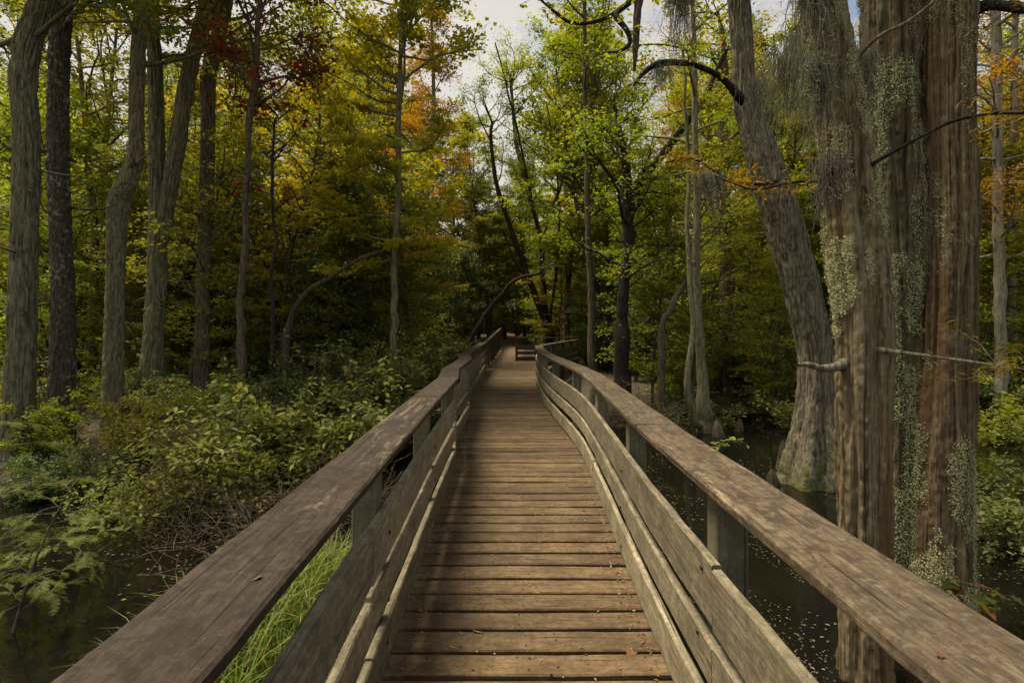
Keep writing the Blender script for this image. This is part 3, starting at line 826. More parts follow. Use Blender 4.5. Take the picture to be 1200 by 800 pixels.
    if crown:
        cb, cl = MB(), MB()
        i0 = np.searchsorted(sp[:, 2], crown['z0'])
        i0 = min(i0, len(sp) - 8)
        grow_crown(rng, (sp[i0:, :3] - base)[::4], sp[i0:, 3][::4], 0.02, crown['nb'], crown['len'], crown.get('elev', 0.35), cb, cl, crown['n'], crown['size'], crown['kind'], crown.get('shape', 'round'), crown.get('flat', .5), crown.get('spread', .22), bend=crown.get('bend', 0.03))
        br = cb.obj('branches', mat, t, smooth=True)
        cl.obj('crown', crown['mat'], t)
    return t, sp, base


def build_big_trees():
    lf = dict(kind='oval', mat=L['olive'])
    big_tree('swamp_tree', 'leaning grey furrowed trunk at the left edge of the photo, its top bending right', [(52, -60, 36), (49, 0, 34), (33, 50, 36), (27, 94, 37), (31, 150, 36), (30, 220, 37), (28, 300, 37), (25, 400, 40), (22, 480, 43), (18, 540, 48)], 9.0, 14.5, M['bark_grey'], RIDGE_FURROW, 21,
             crown=dict(z0=6.6, nb=22, len=3.0, n=9000, size=.10, **lf))
    big_tree('swamp_tree', 'dark straight trunk speckled with white lichen second from the left', [(72, -60, 31), (72, 0, 31), (69, 80, 29), (68, 150, 29), (69, 225, 30), (72, 300, 31), (74, 380, 34), (72, 470, 38), (70, 540, 44)], 10.0, 15, M['bark_lichen'], RIDGE_PLATE, 22,
             crown=dict(z0=7.0, nb=20, len=3.0, n=7000, size=.10, kind='oval', mat=L['yellow']))
    big_tree('swamp_tree', 'grey kinked trunk between the white flecked trunk and the forked tree', [(170, -60, 21), (168, 0, 21), (162, 60, 20), (160, 112, 20), (159, 180, 22), (150, 212, 27), (139, 240, 29), (136, 300, 26), (134, 380, 27), (132, 470, 31), (131, 520, 36)], 11.0, 15, M['bark_grey'], RIDGE_PLATE, 23,
             crown=dict(z0=7.0, nb=22, len=3.0, n=9000, size=.10, **lf))
    big_tree('forked_tree', 'grey furrowed tree with two stems forking apart from one base', [(176, -60, 15), (178, 0, 16), (181, 60, 18), (183, 150, 21), (184, 225, 22), (184, 300, 24), (182, 360, 27), (178, 420, 31), (172, 480, 36)], 12.5, 16, M['bark_grey'], RIDGE_FURROW, 24,
             forks=[([(262, -60, 15), (251, 0, 16), (238, 28, 17), (224, 75, 18), (211, 150, 20), (200, 215, 19), (192, 262, 18), (187, 300, 14), (184, 330, 10)], 12.55, 15.5)],
             limbs=[([(228, 55, 12.5), (230, 34, 12.5), (236, 12, 12.4), (246, -14, 12.3), (252, -60, 12)], [.14, .10, .09, .06], 'bark_grey')],
             crown=dict(z0=8.0, nb=22, len=3.2, n=8000, size=.10, **lf))
    big_tree('swamp_tree', 'smooth brown grey trunk right of the forked tree, bending right at the top', [(272, -50, 18), (265, 0, 19), (254, 50, 20), (244, 92, 21), (244, 130, 19), (243, 187, 19), (241, 250, 18), (238, 320, 18), (237, 390, 19), (236, 440, 21), (235, 500, 26)], 13.5, 17, M['bark_brown'], RIDGE_PLATE, 25,
             crown=dict(z0=8.6, nb=20, len=3.2, n=7000, size=.10, **lf))
    # right-hand giants
    big_tree('leaning_tupelo', 'leaning furrowed trunk with a flared mossy base standing in black water', [(862, -60, 26), (866, 0, 26), (870, 60, 26), (874, 120, 30), (890, 170, 42), (904, 215, 48), (918, 260, 50), (932, 310, 49), (944, 360, 47), (955, 410, 47), (957, 460, 52), (955, 510, 64), (952, 550, 80), (950, 575, 94)], 8.4, 15, M['bark_gum'], RIDGE_FURROW, 31, gz=-1.0, flute=5, sides=180,
             limbs=[([(872, 120, 8.0), (846, 92, 7.9), (812, 76, 7.7), (776, 74, 7.5), (756, 84, 7.4), (742, 101, 7.3)], [.075, .045, .04, .05, .036, .012], 'bark_dark', ('oval', 160, .07, L['olive'], .15), 16),
                    ([(868, -70, 8.0), (818, -40, 7.6), (772, -24, 7.3), (748, -4, 7.2), (733, 7, 7.2), (722, 18, 7.15), (733, 34, 7.1), (738, 50, 7.1), (727, 60, 7.1), (709, 62, 7.05)], [.10, .06, .045, .045, .04, .044, .036, .034, .022, .008], 'bark_dark', ('oval', 110, .07, L['olive'], .2), 14),
                    ([(736, 4, 7.2), (712, 20, 7.15), (690, 27, 7.1), (668, 26, 7.1), (650, 14, 7.1), (634, 0, 7.0), (628, -8, 7.0)], [.034, .030, .026, .024, .02, .014, .010], 'bark_dark', ('oval', 110, .07, L['olive'], .2), 14),
                    ([(868, -120, 8.0), (805, -90, 7.5), (762, -50, 7.3), (749, 0, 7.2), (745, 45, 7.2), (743, 84, 7.2)], [.12, .08, .066, .06, .05, .018], 'bark_brown'),
                    ([(912, 212, 8.0), (880, 216, 7.8), (850, 208, 7.6), (812, 186, 7.4), (780, 190, 7.2)], [.03, .024, .018, .012, .006], 'bark_dark', ('needle', 420, .10, L['rust'], .3), 18)],
             crown=dict(z0=7.2, nb=12, len=2.6, n=4200, size=.10, kind='oval', mat=L['olive']))
    big_tree('cypress_tree', 'nearest shaggy cypress beside the right railing, pale lichen patch above its snapped stub', [(960, -70, 44), (966, 0, 46), (975, 70, 48), (984, 150, 52), (995, 220, 58), (1003, 290, 62), (1009, 350, 62), (1011, 412, 60), (1009, 470, 60), (1009, 540, 59), (1011, 620, 58), (1012, 700, 58), (1012, 790, 60), (1012, 830, 62)], 3.75, 13, M['bark_cyp'], RIDGE_SHAG, 32, gz=-1.1, sides=200, rough=0.07,
             lichen=[(0.50, 9000, .017, 1.72, 2.55, 3.3), (0.57, 4200, .015, 2.4, 3.6, 9.1), (.60, 5200, .014, 3.0, 5.2, 5.1), (0.60, 1500, .013, -0.5, 0.6, 1.7), (0.54, 6000, .013, 2.4, 4.6, 12.3)],
             limbs=[([(992, 425, 3.72), (978, 430, 3.66), (962, 432, 3.62), (948, 428, 3.6), (934, 428, 3.58)], [.04, .030, .024, .02, .012], 'bark_gum'),
                    ([(1020, 405, 3.66), (1034, 409, 3.58), (1062, 413, 3.5), (1100, 419, 3.45), (1150, 427, 3.4), (1205, 433, 3.35), (1260, 432, 3.3)], [.03, .022, .013, .011, .009, .006, .004], 'bark_gum', ('needle', 260, .05, L['rust'], .72), 12),
                    ([(1004, 212, 3.72), (1018, 196, 3.6), (1040, 182, 3.5), (1085, 157, 3.45), (1120, 141, 3.4), (1160, 134, 3.35), (1225, 130, 3.3), (1290, 118, 3.3)], [.016, .014, .013, .012, .011, .009, .007, .004], 'bark_dark', ('needle', 240, .05, L['rust'], .6), 12),
                    ([(1000, 84, 3.72), (1012, 60, 3.6), (1034, 40, 3.5), (1066, 24, 3.5), (1100, -4, 3.45), (1135, -40, 3.4)], [.014, .013, .012, .011, .009, .006], 'bark_brown'),
                    ([(962, 212, 3.75), (925, 214, 3.7), (880, 222, 3.6), (838, 206, 3.5)], [.010, .008, .006, .003], 'bark_dark', ('needle', 120, .045, L['rust'], .3), 8)],
             crown=dict(z0=6.2, nb=16, len=2.0, n=3600, size=.10, kind='needle', mat=L['rust'], flat=.25))
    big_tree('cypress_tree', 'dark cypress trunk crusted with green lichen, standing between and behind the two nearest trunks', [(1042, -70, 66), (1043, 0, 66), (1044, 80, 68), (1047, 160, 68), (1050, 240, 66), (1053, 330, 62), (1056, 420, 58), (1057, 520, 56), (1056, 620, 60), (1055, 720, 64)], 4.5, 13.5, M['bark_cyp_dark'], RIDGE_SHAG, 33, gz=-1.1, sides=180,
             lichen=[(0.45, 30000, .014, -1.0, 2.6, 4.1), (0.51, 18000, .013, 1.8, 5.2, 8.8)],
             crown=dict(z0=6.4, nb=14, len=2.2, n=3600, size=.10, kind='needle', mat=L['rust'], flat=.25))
    big_tree('cypress_tree', 'thick red barked cypress trunk farthest right of the cluster, its lower half patched with lichen', [(1112, -70, 66), (1111, 0, 64), (1109, 80, 62), (1109, 160, 62), (1111, 240, 65), (1110, 320, 68), (1107, 400, 71), (1104, 480, 76), (1101, 560, 79), (1099, 640, 82), (1097, 710, 92)], 4.35, 13.5, M['bark_cyp_red'], RIDGE_SHAG, 34, gz=-1.1, sides=200, rough=0.06,
             lichen=[(0.50, 26000, .015, -1.0, 1.6, 2.9), (0.60, 6000, .013, 1.3, 4.9, 6.4)],
             limbs=[([(1140, 14, 4.35), (1158, 6, 4.2), (1185, 8, 4.1), (1215, 10, 4.0), (1260, -6, 4.0)], [.05, .045, .04, .035, .02], 'bark_dark', ('needle', 300, .05, L['rust'], .3), 14)],
             crown=dict(z0=6.4, nb=14, len=2.2, n=3600, size=.10, kind='needle', mat=L['rust'], flat=.25))


# ------------------------------------------------------------------ slender mid-ground trees with a course of their own
def slender_tree(name, label, trace, d, top, mat, leafm, seed, gz, nb, blen, nleaf, size, cs, kind='oval', extra=(), elev=0.3, sides=16, group=None, flat=.35, shape='oval', limbs=(), tilt=.55, spread=.2):
    rng = np.random.default_rng(seed)
    st = stem_from(trace, d, top, gz); base = st[0, :3].copy(); base[2] = gz
    sp = spine(st, 60); t = thing(name, label, 'tree', tuple(base), group)
    mb = MB(); s = sp[:, :3] - base
    tube(mb, s + (np.stack([vnoise(s * 2.5 + j * 20, seed) for j in range(3)], -1) - 0.5) * 0.08, sp[:, 3] * (0.85 + 0.3 * vnoise(s * 6, seed)), sides)
    for rows, w0 in extra:
        pts = np.array([P(a, b, c) for a, b, c in rows]) - base; e = spine(pts, 24)
        e = e + (np.stack([vnoise(e * 3 + j * 20, seed + 5) for j in range(3)], -1) - 0.5) * 0.10
        tube(mb, e, np.linspace(w0, w0 * 0.35, 24), 10)
    cl = MB()
    if nb:
        grow_crown(rng, s, sp[:, 3], cs, nb, blen, elev, mb, cl, nleaf, size, kind, shape, flat, spread, tilt=tilt)
    mb.obj('trunk', mat, t, smooth=True)
    if nb: cl.obj('crown', leafm, t)
    return t


def build_slender():
    slender_tree('red_maple', 'slender maple with dark red leaves hanging over the top centre left', [(312, -60, 6), (303, 0, 7), (299, 90, 8), (292, 150, 8), (289, 230, 8), (286, 300, 9), (283, 360, 10), (282, 420, 12)], 11.0, 12.5, M['bark_brown'], L['red'], 41, -.7, 34, 2.1, 9000, .085, .48, 'star')
    slender_tree('sparse_maple_sapling', 'thin sapling with a few scarlet leaves in front of dark evergreens', [(322, 150, 3), (318, 220, 4), (322, 280, 4), (318, 350, 5), (320, 420, 6)], 10.0, 5.6, M['bark_dark'], leafmat('scarlet_leaves', [(0, (0.30, 0.035, 0.015)), (.6, (0.22, 0.06, .02)), (1, (.12, .10, .02))]), 42, -.7, 12, 1.1, 160, .085, .4, 'star')
    slender_tree('autumn_maple', 'slim maple with yellow and orange leaf sprays left of the boardwalk end', [(470, -20, 4), (469, 60, 5), (467, 150, 7), (465, 250, 8), (463, 330, 8), (462, 430, 9)], 13.5, 12.0, M['bark_grey'], L['yellow'], 43, -.6, 60, 2.4, 26000, .10, .24, 'star', elev=0.15, flat=.22)
    slender_tree('leaning_tree', 'bare grey trunk arching up to the right out of the dark undergrowth', [(470, 287, 3), (455, 291, 4), (430, 300, 4.5), (405, 313, 5), (380, 328, 6), (360, 343, 6.5), (344, 362, 7), (337, 390, 9), (334, 425, 10)], 13.0, 3.9, M['bark_bg'], None, 44, -.6, 0, 0, 0, 0, 0)
    slender_tree('twin_stem_tree', 'slender pale tree with two stems rising from one foot in the black water', [(812, -40, 5), (813, 60, 6), (815, 150, 8), (816, 250, 9), (817, 350, 10), (821, 430, 12), (826, 480, 18), (828, 505, 24)], 12.5, 13, M['bark_grey'], L['lime'], 45, -1.0, 26, 2.2, 6000, .085, .42, 'diamond',
                 extra=[([(824, 500, 12.5), (812, 490, 12.3), (806, 440, 12.2), (812, 380, 12.2), (808, 300, 12.2), (806, 180, 12.2), (800, 60, 12.2)], .10)])
    slender_tree('crooked_dark_tree', 'dark crooked trunk with an arm reaching up to the right across the green leaves', [(734, 252, 14), (737, 275, 15), (733, 310, 13), (731, 340, 13), (730, 372, 15), (729, 400, 18)], 15, 8.0, M['bark_dark'], L['lime'], 46, -.6, 20, 2.6, 4200, .09, .3, 'oval',
                 extra=[([(735, 262, 15), (742, 232, 15), (752, 210, 14.8), (775, 182, 14.6), (802, 148, 14.4), (828, 110, 14.2), (850, 60, 14)], .17), ([(740, 240, 15), (760, 225, 14.9), (790, 230, 14.8), (830, 236, 14.6)], .06)])
    slender_tree('straight_sapling', 'thin straight grey stem right of the boardwalk end', [(684, -30, 3), (685, 60, 5), (687, 150, 6), (689, 250, 7), (692, 340, 8), (694, 410, 9), (696, 440, 10)], 16.5, 14, M['bark_brown'], L['green'], 47, -.6, 26, 1.9, 5200, .085, .5, 'oval')
    slender_tree('bent_thicket_tree', 'dark bent trunk leaning over the trail from the right, splitting into wavering stems', [(575, 160, 4), (582, 215, 5), (596, 262, 6), (612, 305, 7), (627, 345, 8), (641, 380, 10), (648, 405, 12)], 27, 13.5, M['bark_dark'], L['green'], 48, -.1, 16, 2.2, 3600, .09, .4, 'oval',
                 extra=[([(640, 378, 27), (637, 330, 27), (632, 280, 26.8), (622, 230, 26.5), (610, 170, 26.2), (596, 110, 26), (580, 50, 26)], .10), ([(628, 345, 27), (600, 300, 26.6), (588, 270, 26.4), (566, 268, 26), (548, 255, 25.8)], .06), ([(643, 385, 27), (650, 330, 27), (655, 270, 27), (652, 200, 27), (640, 120, 27)], .09)])
    slender_tree('arching_thicket_tree', 'thin dark stem arching to the right over the boardwalk from the left bank', [(628, 322, 3), (604, 328, 4), (588, 345, 4), (574, 362, 5), (562, 380, 6), (552, 400, 7)], 23, 4.6, M['bark_dark'], L['dark'], 49, -.1, 5, 1.3, 700, .08, .3)
    slender_tree('thicket_sapling', 'thin forked stem left of the bent trunks at the trail', [(600, 100, 3), (604, 160, 5), (620, 230, 6), (634, 280, 6), (636, 330, 7), (640, 380, 8)], 27.5, 13.5, M['bark_brown'], L['lime'], 50, -.3, 28, 2.3, 8000, .085, .35, 'oval',
                 extra=[([(634, 285, 27.5), (650, 235, 27.5), (668, 190, 27.3), (690, 130, 27.1), (712, 70, 26.9)], .08)])
    slender_tree('leaning_snag', 'bare leaning snag slanting up to the right in front of the undergrowth', [(806, 322, 5), (795, 345, 7), (785, 365, 7), (775, 388, 8)], 14, 3.6, M['bark_brown'], None, 51, -.7, 0, 0, 0, 0, 0)
    # pale trunks at the right edge
    slender_tree('cypress_tree', 'pale thin cypress trunk in the distance at the right edge, left one of the pair', [(1166, -40, 12), (1167, 60, 13), (1168, 150, 14), (1170, 250, 14), (1171, 340, 15), (1172, 420, 17)], 13.0, 13, M['bark_pale'], L['rust'], 52, -.7, 46, 2.4, 18000, .12, .26, 'needle', elev=.05, flat=.15)
    slender_tree('cypress_tree', 'pale thin cypress trunk in the distance at the right edge, right one of the pair', [(1192, -40, 8), (1190, 60, 9), (1187, 150, 10), (1184, 250, 12), (1184, 340, 13), (1186, 420, 15)], 14.5, 13, M['bark_pale'], L['rust'], 53, -.7, 46, 2.4, 18000, .12, .26, 'needle', elev=.05, flat=.15)
    slender_tree('cypress_tree', 'bare topped cypress trunk half hidden behind the leaning mossy trunk', [(846, 120, 12), (848, 180, 13), (850, 260, 14), (851, 330, 15), (853, 400, 18)], 17, 12, M['bark_bg'], L['rust'], 54, -.7, 26, 2.2, 5200, .10, .4, 'needle', elev=.05, flat=.15)


# ------------------------------------------------------------------ woodland: a handful of grown prototypes, copied one by one
def copy_tree(o):
    c = o.copy(); COL.objects.link(c)
    for ch in list(o.children):
        k = ch.copy(); COL.objects.link(k); k.parent = c
        for g in list(ch.children):
            e = g.copy(); COL.objects.link(e); e.parent = k
    return c


def proto_tree(name, seed, h, r0, mat, leafm, nb, blen, nleaf, size, cs, kind, **kw):
    rng = np.random.default_rng(seed)
    p, r = simple_stem(rng, h, r0, kw.pop('wig', 0.06))
    t = thing(name, '', 'tree')
    mb, cl = MB(), MB()
    tube(mb, spine(np.column_stack([p, r]), 40)[:, :3], spine(np.column_stack([p, r]), 40)[:, 3], 9)
    grow_crown(rng, p, r, cs, nb, blen, kw.pop('elev', .35), mb, cl, nleaf, size, kind, **kw)
    mb.obj('trunk', mat, t, smooth=True); cl.obj('crown', leafm, t)
    return t


PLACED = []


def place(protos, used, kind, x, y, scale, rng, label, group, sink=0.0, zs=1.0):
    src = protos[kind][int(rng.integers(0, len(protos[kind])))]
    if src.name not in used:
        o = src; used.add(src.name)
    else:
        o = copy_tree(src)
    o.location = (x, y, float(ground_z(x, y)) - sink)
    o.rotation_euler = (0, 0, rng.uniform(0, 2 * pi)); o.scale = (scale * rng.uniform(.9, 1.1), scale * rng.uniform(.9, 1.1), scale * zs)
    o['label'] = label; o['group'] = group
    return o


def top_row(px):
    return np.interp(px, [-200, 0, 120, 230, 300, 400, 470, 505, 540, 575, 620, 720, 860, 1000, 1400], [50, 70, 95, 100, 30, -50, -40, 70, 110, 40, -60, -70, 20, 20, 20])


def near_walk(x, y, m):
    if y < 26: return -1.0 - m < x < (1.0 if y < 16 else 3.3) + m
    if y > 37: return False
    return abs(x - (-0.35 - 0.02 * (y - 25))) < m + 0.4


def build_woods():
    rng = np.random.default_rng(77)
    pr = {
        'olive': [proto_tree('broadleaf_tree', 100 + i, 14, .17, M['bark_bg'], L['olive'], 34, 3.0, 12000, .125, .28, 'diamond') for i in range(2)],
        'green': [proto_tree('broadleaf_tree', 110 + i, 14, .16, M['bark_bg'], L['green'], 36, 2.9, 13000, .125, .25, 'diamond') for i in range(2)],
        'lime': [proto_tree('broadleaf_tree', 120 + i, 14, .14, M['bark_bg'], L['lime'], 36, 2.7, 12000, .12, .25, 'diamond', flat=.3) for i in range(2)],
        'yellow': [proto_tree('maple_tree', 130 + i, 14, .13, M['bark_bg'], L['yellow'], 36, 2.6, 11000, .12, .25, 'star', flat=.25, elev=.2) for i in range(2)],
        'red': [proto_tree('maple_tree', 140, 14, .13, M['bark_bg'], L['red'], 30, 2.5, 8000, .12, .3, 'star', flat=.3)],
        'rust': [proto_tree('cypress_tree', 150 + i, 14, .20, M['bark_pale'], L['rust'], 44, 2.3, 11000, .16, .25, 'needle', flat=.12, elev=.05, shape='cone') for i in range(2)],
        'dark': [proto_tree('holly_tree', 160 + i, 8, .12, M['bark_dark'], L['dark'], 46, 1.9, 14000, .10, .08, 'oval', elev=.2, shape='oval', tilt=.8) for i in range(2)],
        'ulime': [proto_tree('understory_tree', 180 + i, 7.5, .06, M['bark_bg'], L['lime'], 40, 1.9, 8500, .10, .12, 'diamond', flat=.18, elev=.15, shape='oval') for i in range(2)],
        'uolive': [proto_tree('understory_tree', 184 + i, 7.5, .06, M['bark_bg'], L['olive'], 40, 1.9, 8500, .10, .12, 'oval', flat=.22, elev=.2, shape='oval') for i in range(2)],
        'uyellow': [proto_tree('understory_tree', 188, 7.5, .06, M['bark_bg'], L['yellow'], 38, 1.9, 7000, .10, .14, 'star', flat=.16, elev=.12, shape='oval')],
        'pole': [proto_tree('slender_tree', 170 + i, 13, .09, M['bark_bg'], L['olive'], 16, 1.8, 2600, .11, .55, 'diamond') for i in range(2)],
    }
    names = {'olive': ('tree', 'olive leaved tree'), 'green': ('tree', 'mid green leafy tree'), 'lime': ('tree', 'bright green leafy tree'), 'yellow': ('tree', 'yellow leaved maple'), 'red': ('tree', 'dark red maple'), 'rust': ('tree', 'rust orange cypress'), 'dark': ('tree', 'dark low evergreen holly'), 'pole': ('tree', 'thin bare stemmed tree'), 'ulime': ('tree', 'low bright green understory tree'), 'uolive': ('tree', 'low olive understory tree'), 'uyellow': ('tree', 'low yellow understory maple')}

    def zone(x, y):
        px = 600 + x / y * F
        if px < 270: return 'behind the row of big left trunks'
        if px < 540: return 'in the woods left of the boardwalk end'
        if px < 700: return 'beyond the far end of the boardwalk'
        if px < 960: return 'in the woods across the black water'
        return 'behind the big right cypress trunks'
    used = set()

    def put(kind, x, y, sc, zs=1.0):
        z = zone(x, y)
        o = place(pr, used, kind, x, y, sc, rng, names[kind][1] + ' ' + z, names[kind][1] + 's ' + z, zs=zs)
        PLACED.append((x, y))
        return o
    mixl = {0: (['olive', 'green', 'yellow', 'dark', 'pole', 'lime'], [.34, .22, .08, .10, .14, .12]),
            1: (['olive', 'yellow', 'dark', 'red', 'green', 'pole'], [.20, .17, .20, .09, .22, .12]),
            2: (['lime', 'green', 'yellow', 'rust', 'pole'], [.36, .24, .14, .08, .18]),
            3: (['lime', 'green', 'rust', 'olive', 'dark', 'pole'], [.24, .22, .18, .10, .10, .16]),
            4: (['rust', 'yellow', 'lime', 'olive', 'pole'], [.42, .16, .14, .14, .14])}
    n = 0; tries = 0
    while n < 118 and tries < 6000:
        tries += 1
        px = rng.uniform(-130, 1330)
        y = 15 + 36 * rng.uniform(0, 1) ** 1.15
        x = (px - 600) / F * y
        if near_walk(x, y, 2.6): continue
        if x > 0 and np.hypot(x * .8, y) < 15.5: continue
        if any((x - a) ** 2 + (y - b) ** 2 < (1.25 if y < 30 else 1.9) ** 2 for a, b in PLACED): continue
        zi = 0 if px < 270 else 1 if px < 440 else 2 if px < 740 else 3 if px < 960 else 4
        kind = str(rng.choice(mixl[zi][0], p=mixl[zi][1]))
        h = EYE + (Y0 - top_row(px) + rng.normal(0, 25)) / F * y - float(ground_z(x, y))
        if kind == 'dark':
            sc = np.clip(rng.uniform(.55, 1.05), 0, h / 8)
        else:
            h = np.clip(h * rng.uniform(.75, 1.0), 5, 21); sc = h / 14
        put(kind, x, y, float(sc)); n += 1
    n = 0; tries = 0
    while n < 125 and tries < 8000:
        tries += 1
        px = rng.uniform(-60, 1280); y = 13.5 + 30 * rng.uniform(0, 1) ** 1.2; x = (px - 600) / F * y
        if near_walk(x, y, 2.0): continue
        if x > 0 and np.hypot(x * .8, y) < 15: continue
        if any((x - a) ** 2 + (y - b) ** 2 < 1.0 for a, b in PLACED): continue
        kind = str(rng.choice(['ulime', 'uolive', 'uyellow'], p=[.30, .50, .20] if px < 560 else [.52, .33, .15]))
        put(kind, x, y, float(rng.uniform(.55, 1.15))); n += 1
    for kind, px, y, sc in [('olive', 100, 16.5, .98), ('olive', 128, 20, 1.12), ('green', 60, 22, 1.2), ('olive', 268, 21, 1.1)]:
        put(kind, (px - 600) / F * y, y, sc)
    # trees closing the view past the bend of the trail
    for kind, px, y, sc in [('olive', 560, 39, .88), ('yellow', 592, 42, .92), ('green', 622, 40, 1.0), ('uolive', 575, 38, 1.15), ('uyellow', 606, 38.5, 1.2), ('ulime', 590, 46, 1.5), ('olive', 607, 48, 1.1), ('lime', 640, 44, 1.25), ('uolive', 548, 36, 1.1), ('uyellow', 533, 33, .9), ('ulime', 632, 36, 1.1), ('yellow', 545, 45, .95), ('uolive', 620, 52, 1.6), ('uolive', 574, 52, 1.6)]:
        put(kind, (px - 600) / F * y, y, sc)
    # dark evergreens low in the middle distance
    for px, y, sc in [(345, 17, .9), (395, 16, .95), (430, 19, .9), (372, 21, 1.0), (520, 27, .8), (500, 22, .7), (545, 34, .8), (318, 19, .9), (300, 24, 1.1), (475, 25, .95), (90, 19, .8), (150, 22, .9), (215, 19, .7), (705, 25, .7), (745, 21, .6), (650, 38, .7), (780, 24, .8), (840, 22, .7), (1010, 20, .8), (890, 24, .9)]:
        x = (px - 600) / F * y
        if not near_walk(x, y, .8): put('dark', x, y, sc)
    for pl in pr.values():
        for s in pl:
            if s.name not in used:
                for ch in list(s.children): bpy.data.objects.remove(ch)
                bpy.data.objects.remove(s)


# ------------------------------------------------------------------ shrubs
def proto_shrub(name, seed, h, width, nst, nleaf, size, leafm, stemm, kind='oval', bare=0.25):
    rng = np.random.default_rng(seed); t = thing(name, '', 'shrub'); mb, cl = MB(), MB(); anc = []; cid = []
    for i in range(nst):
        a = rng.uniform(0, 2 * pi); r = rng.uniform(0, .25) * width
        d = np.array([cos(a) * rng.uniform(.1, .8) * width / h, sin(a) * rng.uniform(.1, .8) * width / h, 1.0])
        s = limbwalk(rng, (cos(a) * r * .5, sin(a) * r * .5, -.3), d, h * rng.uniform(.7, 1.15), 8, .13, -.03)
        tube(mb, s, np.linspace(.013, .004, 9), 5)
        for k in range(7):
            f = rng.uniform(bare + .05, 1.0) * 7.9; q = int(f)
            dd = rng.normal(0, 1, 3); dd[2] = abs(dd[2]) * .4 - .05
            tw = limbwalk(rng, s[q] + (s[q + 1] - s[q]) * (f - q), dd, rng.uniform(.2, .55) * (.6 + .4 * h / 2), 4, .2, .0)
            tube(mb, tw, np.linspace(.005, .002, 5), 3)
            c = rng.uniform(0, 1)
            for j in range(1, 5): anc.append(tw[j]); cid.append(c)
    anc = np.array(anc); cid = np.array(cid)
    w = rng.gamma(1.0, 1, len(anc)); w /= w.sum(); ix = rng.choice(len(anc), nleaf, p=w)
    leaves(cl, anc[ix] + rng.normal(0, .06, (nleaf, 3)), size, rng, kind, .55, None, np.clip(cid[ix] * .45 + rng.uniform(0, 1, nleaf) * .55, 0, 1))
    mb.obj('stems', stemm, t, smooth=True); cl.obj('foliage', leafm, t)
    return t


